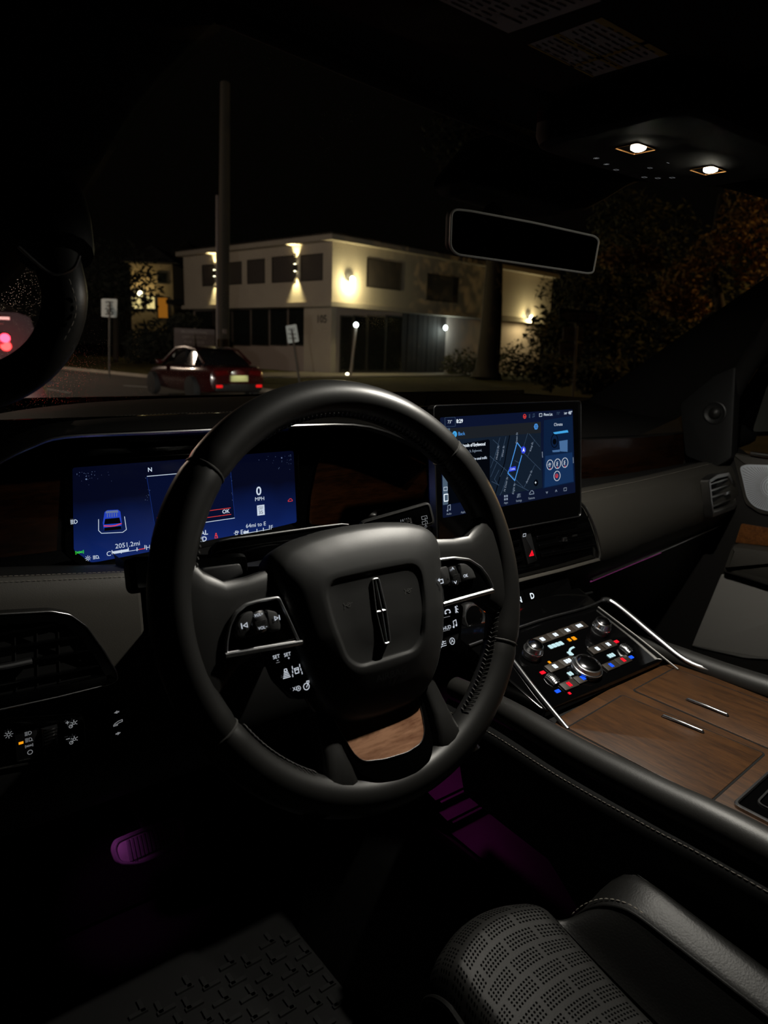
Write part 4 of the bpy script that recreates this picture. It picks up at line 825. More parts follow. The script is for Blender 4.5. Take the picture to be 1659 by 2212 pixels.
# thumb pods
FP = Fr(FW.p(0, 0, .0105), FW.ex, FW.ey)
LPOD = [(481, 1416), (482, 1385), (489, 1350), (503, 1322), (526, 1303), (560, 1294), (598, 1288), (618, 1330), (640, 1378), (646, 1388)]
RPOD = [(941, 1207), (975, 1203), (1008, 1207), (1034, 1224), (1050, 1246), (1060, 1268), (1058, 1277), (1010, 1290), (950, 1307), (945, 1260)]
def pod(px, sg):
    q = FP.qs(px); pl = rpoly(q, .003, 4)
    mb = MB(); mb.prism(FP, pl, -.016, .0030, .0012); o = mb.build('control_pod', 'piano_black', sw)
    mb = MB(); mb.ring(FP, pl, .0024, .0015, .0054, .0011); mb.build('pod_rim', 'emblem_chrome', o)
    mb = MB(); mb.tube(smooth_path([FP.p(a, b, .0046) for a, b in (q[0], V(q[0]).lerp(V(q[-1]), .5), q[-1])] if sg < 0 else [FP.p(*q[6], .0046), FP.p(*q[7], .0046), FP.p(*q[8], .0046)], 4), .0021, n=8); mb.build('pod_lower_strip', 'chrome', o)
    return o
podL, podR = pod(LPOD, -1), pod(RPOD, 1)
def key(par, px, m_='button_black', h0=.002, h1=.0065, bev=.0012, r_=.003, nm='key'):
    mb = MB(); mb.prism(FP, rpoly(FP.qs(px, .005), r_, 4), h0, h1, bev); return mb.build(nm, m_, par)
mat('key_grey', (.030, .030, .030), .5, spec=.4, bump=(2600, .1, .0002))
key(podL, [(509, 1380), (511, 1345), (524, 1326), (545, 1318), (553, 1373)], 'key_grey'); key(podL, [(572, 1316), (598, 1322), (606, 1352), (604, 1362), (580, 1366)], 'key_grey')
key(podR, [(945, 1228), (965, 1222), (973, 1262), (947, 1268)], 'key_grey'); key(podR, [(990, 1217), (1006, 1218), (1020, 1230), (1028, 1250), (997, 1256)], 'key_grey')
for par, c0, c1, rr in ((podL, (556, 1325), (566, 1362), .0085), (podR, (978, 1226), (984, 1262), .0075)):
    p0, p1 = FP.q(*c0, .006), FP.q(*c1, .006)
    mb = MB(); mb.tube([FP.p(*p0, .001), FP.p((p0[0]+p1[0])/2, (p0[1]+p1[1])/2, .003), FP.p(*p1, .001)], [rr*.9, rr, rr*.9], n=22, flat=.75); ro = mb.build('roller', 'dark_chrome', par)
    for i in range(7):
        t = .45+i*.075; a, b = p0[0]+(p1[0]-p0[0])*t, p0[1]+(p1[1]-p0[1])*t; mb = MB(); mb.line(FP, [(a-rr*.6, b), (a+rr*.6, b)], .0007, .0085, .0008); mb.build('knurl', 'dark_plastic', ro)
def fT(s_, x, y, hpx, par, h=.0072, m_='icon_white', bold=False): return T(par, FP, s_, x, y, hpx, m_, h, bold=bold)
icons(podL, FP, [('prev', 529, 1351, .0038), ('next', 598, 1335, .0034)], 'icon_white', .0072); fT('VOL+', 559, 1328, 6, podL, .0102); fT('VOL\u2212', 568, 1356, 6.5, podL, .0102)
icons(podR, FP, [('back', 953, 1254, .0042), ('down', 984, 1258, .0038), ('up', 978, 1228, .0034)], 'icon_white', .0098); fT('OK', 1006, 1244, 6.5, podR, .0072, bold=True)
# lower key strips
FL = Fr(FW.p(0, 0, .002), FW.ex, FW.ey)
q = rpoly(FL.qs([(574, 1408), (640, 1389), (652, 1398), (702, 1500), (640, 1512), (600, 1470)]), .003, 3); mb = MB(); mb.prism(FL, q, -.012, .002, .001); kl = mb.build('key_strip', 'piano_black', sw)
q = rpoly(FL.qs([(949, 1312), (990, 1303), (999, 1310), (992, 1385), (950, 1406)]), .003, 3); mb = MB(); mb.prism(FL, q, -.012, .002, .001); kr = mb.build('key_strip', 'piano_black', sw)
def strip_keys(par, cells):
    for c in cells: mb = MB(); mb.prism(FL, rpoly(FL.qs(c, .004), .001, 2), .001, .0042, .0006); mb.build('key', 'button_black', par)
strip_keys(kl, [[(578, 1410), (640, 1392), (654, 1425), (598, 1442)], [(600, 1446), (657, 1428), (670, 1458), (622, 1472)], [(625, 1476), (672, 1461), (690, 1496), (642, 1504)]])
strip_keys(kr, [[(951, 1314), (996, 1306), (994, 1333), (951, 1342)], [(951, 1345), (994, 1336), (992, 1362), (951, 1370)], [(951, 1373), (992, 1365), (989, 1383), (951, 1398)]])
def kt(par, s_, x, y, hpx): return T(par, FL, s_, x, y, hpx, 'icon_white', .0047)
kt(kl, 'SET', 597, 1419, 8); kt(kl, '\u2212', 600, 1427, 6); kt(kl, 'SET', 621, 1414, 8); kt(kl, '+', 624, 1422, 7); kt(kr, 'HUD', 966, 1356, 8); kt(kl, 'X/', 637, 1488, 8)
icons(kl, FL, [('gap', 618, 1454, .0046), ('lane', 641, 1448, .0046), ('circ_a', 645, 1487, .0026), ('cruise', 662, 1483, .0042)], 'icon_white', .0047)
icons(kr, FL, [('phone', 967, 1322, .0042), ('voice', 986, 1316, .0042), ('note', 983, 1348, .0042), ('menu', 958, 1391, .0042), ('circ_a', 977, 1385, .0042)], 'icon_white', .0047)
for a, b in (((597, 1432), (604, 1430)), ((956, 1335), (972, 1331)), ((957, 1364), (972, 1360))): LN(kr if a[0] > 900 else kl, FL, [a, b], 1.2, 'icon_soft', .0047, 'key_mark')
# lower spoke: two leather arms, gloss frame, chrome line, wood plate
for sg in (-1, 1):
    rows = []
    for a, b, hw, th, hc in ((.056, -.088, .009, .008, -.014), (.059, -.108, .010, .009, -.010), (.060, -.126, .011, .010, -.004), (.060, -.142, .014, .012, .000), (.064, -.156, .022, .014, .000), (.068, -.170, .030, .012, 0)):
        row = []
        for j in range(16): u = 2*math.pi*j/16; cu, su = math.cos(u), math.sin(u); row.append(FW.p(sg*a+hw*math.copysign(abs(cu)**.7, cu), b, hc+th*math.copysign(abs(su)**.7, su)))
        rows.append(row)
    mb = MB(); mb.loft(rows, close_u=True, caps=True); mb.build('lower_spoke_arm', 'wheel_leather', sw)
FB = Fr(FW.p(0, -.165, .0150), FW.ex, FW.ey-FW.en*.30)
U = rpoly(FB.qs([(700, 1518), (722, 1575), (752, 1635), (780, 1672), (815, 1690), (860, 1686), (905, 1668), (932, 1640), (937, 1605), (926, 1555), (912, 1505)]), .006, 4)
mb = MB(); mb.prism(FB, U, -.016, .0005, .0012); ls = mb.build('lower_spoke_frame', 'piano_black', sw)
U2 = rpoly(FB.qs([(705, 1518), (735, 1580), (765, 1630), (785, 1645), (830, 1640), (880, 1625), (910, 1605), (917, 1580), (912, 1545), (902, 1505)], .001), .005, 4)
mb = MB(); mb.prism(FB, U2, -.002, .0010); mb.build('lower_spoke_wood', 'spoke_wood', ls)
mb = MB(); mb.ring(FB, inset(ccw(U2), -.0006), .0010, -.001, .0020, .0004); mb.build('lower_spoke_line', 'chrome', ls)
# shift paddles
for px, nm in (([(436, 1226), (520, 1216), (528, 1240), (470, 1268), (438, 1262), (431, 1245)], '\u2212'), ([(912, 1172), (918, 1158), (930, 1154), (942, 1156), (950, 1172), (948, 1182), (915, 1182)], '+')):
    FQ = Fr(FW.p(0, 0, -.024), FW.ex, FW.ey); q = rpoly(FQ.qs(px), .003, 3); mb = MB(); mb.prism(FQ, q, -.005, 0, .0015); pd = mb.build('shift_paddle', 'button_black', sw)
    x, y = (931, 1168) if nm == '+' else (437, 1254); T(pd, FQ, nm, x, y, 9, 'icon_soft', .0006)
# back of the hub
mb = MB(); mb.lathe(FW, [(.060, -.060), (.066, -.050), (.070, -.020), (.060, -.012)], 0, -.02, 28); mb.build('hub_back', 'soft_black', sw)
# ------------------------------------------------------------------ centre console
cc = thing('center_console', 'floating centre console with glossy climate panel, chrome rails and brown wood lids', 'center console', (.42, -.2, -.45))
TP = R(19)
FPn = Fr((.417, -.012, -.2195), (1, 0, 0), (0, math.cos(TP), math.sin(TP)))
edge = [(-.131, .023), (.133, .023), (.146, .20), (-.146, .20)]
mb = MB(); mb.prism(FPn, rpoly(edge, .006, 3), -.03, 0, .002); cp = mb.build('climate_panel', 'piano_black', cc)
# keys in rows
def pk(x, y, w_, d_, m_='button_brown', h=.0022):
    a, b = FPn.q(x, y, h); mb = MB(); mb.prism(FPn, rpoly(rect(a-w_, b-d_, a+w_, b+d_), .0012, 2), 0, h, .0006); return mb.build('climate_key', m_, cp)
def lit(par, x, y, w_, d_, m_, h=.0024, n=1):
    a, b = FPn.q(x, y, h); mb = MB(); gap = w_*2/n
    for i in range(n): mb.flat(FPn, rpoly(rect(a-w_+gap*i+.0002, b-d_, a-w_+gap*(i+1)-.0002, b+d_), d_*.35, 2), h)
    return mb.build('lit_symbol', m_, par, recalc=False)
for x, y, n in ((1172, 1380.5, 1), (1200, 1370.6, 2), (1226, 1361, 2), (1251.5, 1351.4, 3)): lit(pk(x, y, .0148, .0068), x, y, .0042 if n < 3 else .0062, .0034, 'icon_bright', n=n)
lit(cp, 1201, 1393, .0150, .0036, 'icon_cyan', .0006, 4); lit(cp, 1230, 1382, .0030, .0030, 'led_orange', .0006); lit(cp, 1240, 1378.6, .0040, .0034, 'led_orange', .0006)
lit(cp, 1232, 1411.4, .0040, .0042, 'icon_cyan', .0006)
for x, y, n in ((1199, 1439, 1), (1227, 1427.4, 3), (1290.7, 1401, 1), (1314, 1391.5, 2)): lit(pk(x, y, .0150, .0068), x, y, .0038 if n < 3 else .0068, .0036, 'icon_bright', n=n)
lit(cp, 1187, 1430.4, .0024, .0022, 'led_orange', .0006); lit(cp, 1232, 1455, .0046, .0034, 'icon_cyan', .0006, 2); lit(cp, 1320.5, 1415.5, .0072, .0034, 'icon_cyan', .0006, 3)
for x, y, m_ in ((1172.3, 1452.6, 'led_red'), (1204.8, 1492.7, 'led_blue'), (1331.5, 1385.7, 'led_red'), (1363.6, 1419.4, 'led_blue')): lit(cp, x, y, .0046, .0026, m_, .0006)
for x, y, m_ in ((1230, 1477.8, 'led_red'), (1259.3, 1464, 'led_blue'), (1346.4, 1425, 'led_red'), (1320.5, 1436.6, 'led_blue')): lit(pk(x, y, .0140, .0066), x, y, .0034, .0040, m_, n=2)
lit(cp, 1230.5, 1497.3, .0024, .0020, 'led_red', .0006)
mb = MB(); c = FPn.q(1262, 1420); mb.line(FPn, [(c[0]+.021*math.cos(R(t)), c[1]+.021*math.sin(R(t))) for t in range(85, 150, 8)], .0030, .0008); mb.build('lit_symbol', 'icon_cyan', cp, recalc=False)
def knob(x, y, r_, ht, nm='knob'):
    top = FPn.q(x, y, ht); mb = MB(); n = 48
    mb.lathe(FPn, [(r_*1.02, 0), (r_*1.02, .002), (r_*.9, .0025), (r_*.9, ht*.42), (r_*1.06, ht*.46), (r_*1.08, ht*.55), (r_*1.0, ht*.60), (r_*.94, ht*.95), (r_*.84, ht*1.0)], top[0], top[1], n); k = mb.build(nm, 'dark_chrome', cp)
    mb = MB(); mb.lathe(FPn, [(r_*.86, ht*.97), (r_*.80, ht*1.06), (r_*.5, ht*1.16), (.0001, ht*1.2)], top[0], top[1], 32); mb.build('knob_cap', 'chrome_black', k)
    mb = MB(); mb.lathe(FPn, [(r_*1.10, ht*.46), (r_*1.12, ht*.52), (r_*1.10, ht*.57), (r_*1.0, ht*.57)], top[0], top[1], 60, 1, .0006); mb.build('knob_ring', 'chrome', k)
mat('chrome_black', (.34, .34, .36), .14, metal=1)
knob(1157, 1392, .0125, .020); knob(1305, 1342, .0125, .020); knob(1272, 1432, .0195, .014)
for x, y in ((1194, 1467), (1353, 1401)):
    a, b = FPn.q(x, y, .003); mb = MB(); mb.tube([FPn.p(a, b-.008, .001), FPn.p(a, b, .0025), FPn.p(a, b+.008, .001)], [.0062, .0068, .0062], n=16, flat=.7); k = mb.build('temperature_roller', 'chrome', cp)
    for i in range(6): mb = MB(); mb.line(FPn, [(a-.005, b-.006+i*.0024), (a+.005, b-.006+i*.0024)], .0006, .0058, .0008); mb.build('knurl', 'dark_plastic', k)
# chrome rails
Rr = smooth_path([V((.569, .135, -.165)), V((.580, .128, -.166)), V((.582, .10, -.176)), V((.578, .04, -.198)), V((.574, -.01, -.213)), V((.578, -.06, -.2145)), V((.582, -.2, -.213)), V((.582, -.45, -.213))], 5)
mb = MB(); mb.tube(Rr, .0052, n=10, flat=.8); mb.build('chrome_rail', 'chrome', cc)
mb = MB(); mb.tube([FPn.p(a, b, .0012) for a, b in ((.131, .148), (.1325, .075), (.130, .0))], .0016, n=8); mb.build('chrome_line', 'satin_metal', cc)
Rl = smooth_path([FPn.p(*FPn.q(1090, 1408), .002), FPn.p(*FPn.q(1112, 1436), .002), FPn.p(*FPn.q(1160, 1499), .002), FPn.p(*FPn.q(1225, 1578), .002)], 5)
mb = MB(); mb.tube(Rl, .0032, n=10); mb.build('chrome_rail', 'chrome', cc)
Rf = smooth_path([FPn.p(-.146, .150, .004), FPn.p(0, .156, .003), FPn.p(.10, .153, .003), V((.569, .135, -.165))], 4); mb = MB(); mb.tube(Rf, .002, n=8); mb.build('chrome_line', 'dark_chrome', cc)
# wooden deck and lids
ZD = -.2205; FD = FZ(ZD)
deck = rpoly([(.279, -.010), (.300, .000), (.416, .010), (.545, .011), (.566, .004), (.572, -.05), (.572, -.60), (.279, -.60)], .004, 3)
mb = MB(); mb.prism(FD, deck, -.02, 0, .0015); dk = mb.build('wood_deck', 'console_wood', cc)
mb = MB(); mb.box((.417, .0, -.247), (.278, .10, .040)); mb.build('deck_gap_filler', 'matte_black', cc)  # filler added to stop lamp light leaking through the gap
def lid(poly, hnd):
    pl = rpoly(poly, .004, 4)
    mb = MB(); mb.ring(FD, inset(ccw(pl), -.0022), .0030, -.001, .0003); mb.build('lid_gap', 'matte_black', cc)
    mb = MB(); mb.prism(FD, pl, -.004, .0010, .0008); l_ = mb.build('lid', 'console_wood', cc)
    (x0, y0), (x1, y1) = hnd; mb = MB(); mb.tube([V((x0, y0, ZD+.0014)), V((x0*.98+x1*.02, y0*.98+y1*.02, ZD+.0032)), V(((x0+x1)/2, (y0+y1)/2, ZD+.0038)), V((x0*.02+x1*.98, y0*.02+y1*.98, ZD+.0032)), V((x1, y1, ZD+.0014))], .0022, n=10, flat=.8); mb.build('lid_handle', 'dark_chrome', l_)
lid([(.289, -.023), (.416, -.012), (.428, -.186), (.290, -.196)], ((.407, -.074), (.412, -.123)))
lid([(.441, -.012), (.549, -.006), (.556, -.14), (.556, -.186), (.444, -.186)], ((.473, -.068), (.476, -.120)))
cup = rpoly([(.303, -.212), (.40, -.206), (.55, -.206), (.556, -.40), (.303, -.40)], .008, 3)
mb = MB(); mb.ring(FD, cup, .004, -.002, .004, .001); ch = mb.build('cup_holder', 'dark_chrome', cc)
mb = MB(); mb.prism(FD, inset(ccw(cup), .004), -.001, .0012, .0004); mb.build('cup_holder_lid', 'piano_black', ch)
mb = MB(); mb.ring(FD, rpoly([(.325, -.225), (.385, -.22), (.40, -.27), (.40, -.38), (.325, -.38)], .008), .002, .001, .003); mb.build('cup_holder_line', 'dark_plastic', ch)
# leather bolsters along both sides, flank and stitching
for sg in (-1, 1):
    X = lambda x: .42+sg*(.42-x)
    pts = [(X(.262), .14, -.228), (X(.256), .045, -.218), (X(.252), -.06, -.218), (X(.250), -.17, -.213), (X(.250), -.27, -.208), (X(.25), -.6, -.205)]
    p = smooth_path([V(t) for t in pts], 5); mb = MB(); mb.tube(p, [.0145+.004*min(1, i/18) for i in range(len(p))], n=16, flat=.95); mb.build('side_bolster', 'leather', cc)
    rows = [[q+V((sg*o_, 0, z_)) for q in p] for o_, z_ in ((.0125, -.012), (.0150, -.0165), (.0215, -.0210), (.0255, -.0285), (.0262, -.045), (.018, -.08))]+[[V((q.x-sg*.012, q.y, -.33)) for q in p], [V((q.x-sg*.03, q.y, -.40-.15*max(0, min(1, (-.02-q.y)/.2)))) for q in p], [V((X(.34), q.y, -.42-.16*max(0, min(1, (-.02-q.y)/.2)))) for q in p]]
    mb = MB(); mb.loft(rows); mb.build('side_panel', 'soft_black', cc)
    mb = MB()
    for dx, dz in ((sg*.0165, -.0170), (sg*.0230, -.0232)): mb.stitches([q+V((dx, 0, dz)) for q in p], .0056, .0042, .0005)
    mb.build('stitching', 'thread', cc, kind='stuff')
# open tray under the console, with its step
tr = cc
mb = MB(); rows = []
for y, z in ((-.6, -.49), (-.05, -.475), (.158, -.470), (.163, -.455), (.185, -.4515), (.19, -.437), (.22, -.43), (.34, -.36), (.36, -.25)): rows.append([V((x, y, z)) for x in (.285, .30, .35, .42, .5, .57)])
mb.loft(rows)
for y_, z_ in ((.1605, -.4615), (.1875, -.4435)):
    m2 = MB(); m2.tube([V((.292, y_, z_)), V((.45, y_, z_))], .0035, n=8); m2.build('step_edge_glint', M.get('step_glint_pale') or mat('step_glint_pale', (.16, .15, .16), .35), tr)  # pale tubes added to imitate the light caught on the step edges
mb.build('tray_liner', 'tray_carpet' if 'tray_carpet' in M else mat('tray_carpet', (.016, .014, .016), .5, spec=.3, bump=(900, .2, .0004)), tr)
mb = MB(); rows = []
for y in [-.6+.06*i for i in range(18)]: rows.append([V((.285, y, -.475)), V((.272, y, -.468)), V((.258, y, -.480)), V((.235, y, -.56)), V((.205, y, -.70)), V((.19, y, -.80))])
mb.loft(rows); mb.build('tunnel_side', 'soft_black', tr)
mb = MB(); mb.box((.60, -.1, -.45), (.02, 1.0, .32)); mb.build('tray_wall', 'soft_black', tr)
glow('led_purple', (200, 40, 170), 2.0)
mb = MB(); mb.box((.42, .27, -.235), (.05, .006, .004)); mb.build('ambient_lamp', 'led_purple', tr)
light('tray_light', 'SPOT', (.44, .26, -.245), .24, (.85, .05, .60), tr, shadow_soft_size=.03, spot_size=R(110), spot_blend=.9, aim=(.37, .16, -.47))
# ------------------------------------------------------------------ pedals and mat
bp_ = thing('brake_pedal', 'wide ribbed brake pedal lit purple in the dark footwell', 'pedal', W(320, 1860, 'y', .52))
fbp = Fr(W(322, 1815, 'y', .54), V((1, .10, .02)), V((0, .55, 1)))
pl = rpoly(fbp.qs([(243, 1835), (250, 1815), (290, 1797), (380, 1764), (398, 1770), (402, 1800), (385, 1835), (300, 1868), (254, 1868)]), .012, 5)
mb = MB(); mb.prism(fbp, pl, -.012, 0, .004); mb.build('pad', 'pedal_metal', bp_)
mb = MB(); mb.ring(fbp, pl, .005, 0, .0035, .0015); mb.build('pad_rim', 'rubber_light' if 'rubber_light' in M else mat('rubber_light', (.12, .12, .13), .45), bp_)
for i in range(12):
    t = i/11; x = 275+t*92; y0 = 1812-t*36; mb = MB(); a, b = fbp.q(x, y0+4), fbp.q(x+8, y0+46-t*6); mb.line(fbp, [a, b], .0052, 0, .004); mb.build('rib', 'rubber_light', bp_, bevel=.001)
mb = MB(); mb.tube([fbp.p(.01, 0, -.012), fbp.p(.01, .10, -.05), V((.02, .66, -.42))], [.011, .011, .012], n=8, flat=.5); mb.build('pedal_arm', 'dark_plastic', bp_)
ap = thing('accelerator_pedal', 'tall dark accelerator pedal right of the brake pedal', 'pedal', W(520, 1810, 'y', .56))
fap = Fr(W(520, 1785, 'y', .58), V((1, .05, 0)), V((0, .5, 1)))
pl = rpoly(fap.qs([(478, 1740), (555, 1735), (562, 1800), (550, 1812), (492, 1822), (482, 1800)]), .006, 4)
mb = MB(); mb.prism(fap, pl, -.012, 0, .004); mb.build('pad', 'rubber', ap)
for i in range(7):
    x = 492+i*9.5; mb = MB(); mb.line(fap, [fap.q(x, 1745), fap.q(x+3, 1805)], .003, 0, .0025); mb.build('rib', 'rubber', ap)
mb = MB(); mb.tube([fap.p(0, 0, -.012), fap.p(0, .12, -.04), V((.15, .70, -.45))], [.011, .011, .012], n=8, flat=.5); mb.build('pedal_arm', 'dark_plastic', ap)
light('footwell_light', 'SPOT', (-.15, .47, -.422), .9, (.85, .16, .80), None, shadow_soft_size=.012, spot_size=R(40), spot_blend=1.0, aim=fbp.p(-.075, .018, 0))
fl_ = thing('footwell_lamp', 'small purple ambient lamp under the dashboard above the pedals', 'lamp', (-.15, .48, -.42)); mb = MB(); mb.box((-.15, .48, -.416), (.03, .014, .006)); mb.build('lens', 'led_purple', fl_, bevel=.001)
mb = MB(); mb.box((-.15, .482, -.410), (.04, .022, .008)); mb.build('bezel', 'dark_plastic', fl_, bevel=.002)
fmtt = thing('floor_mat', 'black rubber floor mat with raised block pattern in front of the seat', 'floor mat', (0, .2, -.80))
FM = FZ(-.792); mb = MB(); mb.prism(FM, rpoly([(-.27, -.15), (.255, -.15), (.245, .44), (.19, .50), (-.27, .50)], .04, 4), -.006, 0, .004); mb.build('mat_base', 'rubber', fmtt)
n_ = 0
for i in range(13):
    for j in range(12):
        cx, cy = -.235+i*.037, .02+j*.037+(.0185 if i % 2 else 0)
        if cx > .22 or cy > .44: continue
        mb_ = MB(); mb_.line(FM, [(cx-.012, cy), (cx+.012, cy)], .007, 0, .004); mb_.line(FM, [(cx+(.008 if j % 2 else -.008), cy), (cx+(.008 if j % 2 else -.008), cy+.02)], .007, 0, .004); mb_.build('tread_block', 'rubber', fmtt)
# ------------------------------------------------------------------ driver seat
def perf():
    m = mat('perforated_leather', (.040, .039, .037), .5, spec=.4); nt = m.node_tree; b = nt.nodes['Principled BSDF']; L = nt.links.new
    N = lambda t: nt.nodes.new(t)
    def math_(op, a, b_=None, c=None):
        n = N('ShaderNodeMath'); n.operation = op
        for i, v in enumerate((a, b_, c)):
            if v is None: continue
            if isinstance(v, (int, float)): n.inputs[i].default_value = v
            else: L(v, n.inputs[i])
        return n.outputs[0]
    uv = N('ShaderNodeUVMap'); sx = N('ShaderNodeSeparateXYZ'); L(uv.outputs[0], sx.inputs[0]); x, y = sx.outputs[0], sx.outputs[1]
    pitch = .0036
    def cellc(v, p, off=0): return math_('SUBTRACT', math_('FRACT', math_('MULTIPLY_ADD', v, 1/p, off)), .5)
    dx, dy = cellc(x, pitch), cellc(y, pitch)
    d2 = math_('ADD', math_('MULTIPLY', dx, dx), math_('MULTIPLY', dy, dy)); dot = math_('LESS_THAN', d2, .31**2)
    # woven blocks: tiles of five by five holes in a running bond, plain bars between
    P = pitch*5
    iy = math_('FLOOR', math_('MULTIPLY', y, 1/P)); xo = math_('MULTIPLY_ADD', math_('FLOORED_MODULO', iy, 2), pitch*2, x)
    ix = math_('FLOOR', math_('MULTIPLY', xo, 1/P)); chk = math_('FLOORED_MODULO', math_('ADD', ix, iy), 2)
    bx = math_('LESS_THAN', math_('FRACT', math_('MULTIPLY', xo, 1/P)), .2); by = math_('LESS_THAN', math_('FRACT', math_('MULTIPLY', y, 1/P)), .2)
    bar = math_('MAXIMUM', math_('MULTIPLY', bx, chk), by)
    hole = math_('MULTIPLY', dot, math_('SUBTRACT', 1, bar))
    mx = N('ShaderNodeMixRGB'); L(hole, mx.inputs[0]); mx.inputs[1].default_value = (.014, .0138, .013, 1); mx.inputs[2].default_value = (.003, .003, .003, 1); L(mx.outputs[0], b.inputs['Base Color'])
    nz = N('ShaderNodeTexNoise'); nz.inputs['Scale'].default_value = 700; tc = N('ShaderNodeTexCoord'); L(tc.outputs['Object'], nz.inputs['Vector'])
    hgt = math_('SUBTRACT', math_('MULTIPLY', nz.outputs[0], .3), hole)
    bp = N('ShaderNodeBump'); bp.inputs['Strength'].default_value = .5; bp.inputs['Distance'].default_value = .0006; L(hgt, bp.inputs['Height']); L(bp.outputs[0], b.inputs['Normal'])
    sp_ = math_('MULTIPLY_ADD', hole, -.2, .20); L(sp_, b.inputs['Specular IOR Level'])
perf()
def uv_grid(o, nu, rows, su):
    me = o.data; uvl = me.uv_layers.new(name='UVMap'); L = arc_len([r_[len(r_)//2] for r_ in rows])
    for l in me.loops: i = l.vertex_index; uvl.data[l.index].uv = ((i % nu)*su, L[i//nu])
ds = thing('driver_seat', 'black leather driver seat with perforated cushion and rounded side bolsters', 'seat', (0, -.45, -.8))
def cushion(x0, x1, yf, nm, m_, zf=-.350, crown=.007, slope=.10):
    nu, nv = 25, 41; rows = []
    prof = []                                               # along the length: underside, front roll, top to the back
    for k in range(nv):
        t = k/(nv-1)
        if t < .15: u = t/.15; prof.append((yf-.03+.012*u, zf-.16+.12*u))
        elif t < .45: u = (t-.15)/.30; a = R(-15+105*u); prof.append((yf-.034+.034*math.cos(a), zf-.034+.034*math.sin(a)))
        else: u = (t-.45)/.55; prof.append((yf-.034-.50*u, zf-.062*(1-math.exp(-u*2.6))))
    for (y, z) in prof:
        row = []
        for j in range(nu):
            v = j/(nu-1); s_ = 2*v-1; e = .020*max(0, (abs(s_)-.78)/.22)**2
            row.append(V((x0+(x1-x0)*v, y+.012*(1-s_*s_)*(1 if y > yf-.06 else 0)-(.01*s_*s_), z+crown*(1-s_*s_)-e)))
        rows.append(row)
    mb = MB(); mb.loft(rows); o = mb.build(nm, m_, ds, recalc=False); uv_grid(o, nu, rows, (x1-x0)/(nu-1)); return rows
rw = cushion(.002, .144, -.096, 'thigh_cushion', 'perforated_leather', zf=-.312)
rl_ = cushion(-.156, -.014, -.144, 'thigh_cushion', 'perforated_leather', zf=-.323)
mb = MB(); mb.tube([r_[-1]+V((.002, 0, .001)) for r_ in rw[8:]], .0022, n=8); mb.build('piping', 'seat_leather', ds); mb = MB(); mb.tube([r_[0]+V((-.003, 0, .0)) for r_ in rw[8:]], .0030, n=8); mb.build('piping', 'seat_leather', ds); mb = MB(); mb.tube([r_[-1]+V((.002, 0, .0)) for r_ in rl_[8:]], .0030, n=8); mb.build('piping', 'seat_leather', ds)
def bolster(sg):
    # a blunt-nosed wing: inner slope up to the piped crest, then an outer roll
    rows = []; seam = []; nu = 24
    T_ = [0, .004, .012, .024, .04, .06, .085, .12]+[.16+.07*i for i in range(13)]
    for t in T_:
        y = -.136-.42*t; nose = math.sqrt(max(0, 1-max(0, 1-t/.085)**2)); n2 = math.sqrt(max(0, 1-max(0, 1-t/.16)**2))
        dr = .062*(1-math.exp(-t*2.2)); xi, xp, xo = .142, .148+.028*n2, .163+.050*nose
        zi = -.323-dr*.8; zc = -.358+.070*n2-.024*t; zt = -.362+.082*nose-.045*t
        row = []
        for j in range(nu):
            if j < 10: u = j/9; x = xi+(xp-xi)*(u**.85); z = zi+(zc-zi)*(u**1.15)+.004*math.sin(u*math.pi)
            elif j < 19: u = (j-9)/9; a = u*math.pi*.58; x = xp+(xo-xp)*math.sin(a)/math.sin(math.pi*.58)*min(1, 1.05); z = zc+.013*nose*math.sin(min(1, u*1.25)*math.pi*.62)-(zc-zt+.010)*u*u
            else: u = (j-18)/5; x = xo-.004*u; z = zt-.003*nose+(-.52-zt)*u
            row.append(V((sg*x, y, z)))
        rows.append(row); seam.append(row[9])
    cap = [V((p.x, -.134, min(p.z-.03, -.40))) for p in rows[0]]
    mb = MB(); mb.loft([cap]+rows); mb.build('side_bolster', 'seat_leather', ds, sharp=70)
    mb = MB(); mb.tube([p+V((0, 0, .0008)) for p in smooth_path(seam[2:], 3)], .0016, n=8); mb.build('piping', 'seat_leather', ds)
    mb = MB(); mb.stitches([p+V((sg*.006, .004, .0022)) for p in smooth_path(seam[2:], 3)], .0060, .0042, .0007); mb.build('stitching', 'thread', ds, kind='stuff')
bolster(1); bolster(-1)
mb = MB(); mb.box((0, -.42, -.54), (.38, .44, .22)); mb.build('seat_base', 'soft_black', ds, bevel=.02)
mb = MB(); mb.box((0, -.40, -.715), (.40, .42, .11)); mb.build('seat_rail', 'dark_plastic', ds, bevel=.01)
# ------------------------------------------------------------------ passenger door
dr = thing('door_1', None, None, (1.22, 0, -.7), kind='structure')
fd = FX(1.185)
mb = MB(); mb.prism(fd, rpoly([(-.60, -.80), (.9, -.80), (.9, .0), (-.23, -.005), (-.30, .03), (-.42, .06), (-.60, .04)], .02), -.05, 0, .008); mb.build('door_panel', 'dash_top', dr)
sq = lambda pts, h=0, r_=.01: rpoly(fd.qs(pts, h), r_, 5)
mb = MB(); mb.prism(fd, sq([(1578, 978), (1700, 1000), (1760, 1120), (1640, 1112), (1606, 1090)], .012), 0, .010, .006); mb.build('speaker_surround', 'dash_leather', dr)
g = sq([(1596, 1008), (1612, 1003), (1740, 1008), (1740, 1118), (1650, 1104), (1628, 1096), (1612, 1078)], .014, .012)
mb = MB(); mb.prism(fd, g, .008, .014, .003); gr = mb.build('speaker_grille', 'grille', dr); 
mat('grille_line', (.26, .27, .30), .45, metal=.4)
mb = MB(); c = fd.q(1668, 1052, .0146)
gp = inset(ccw(g), .005)
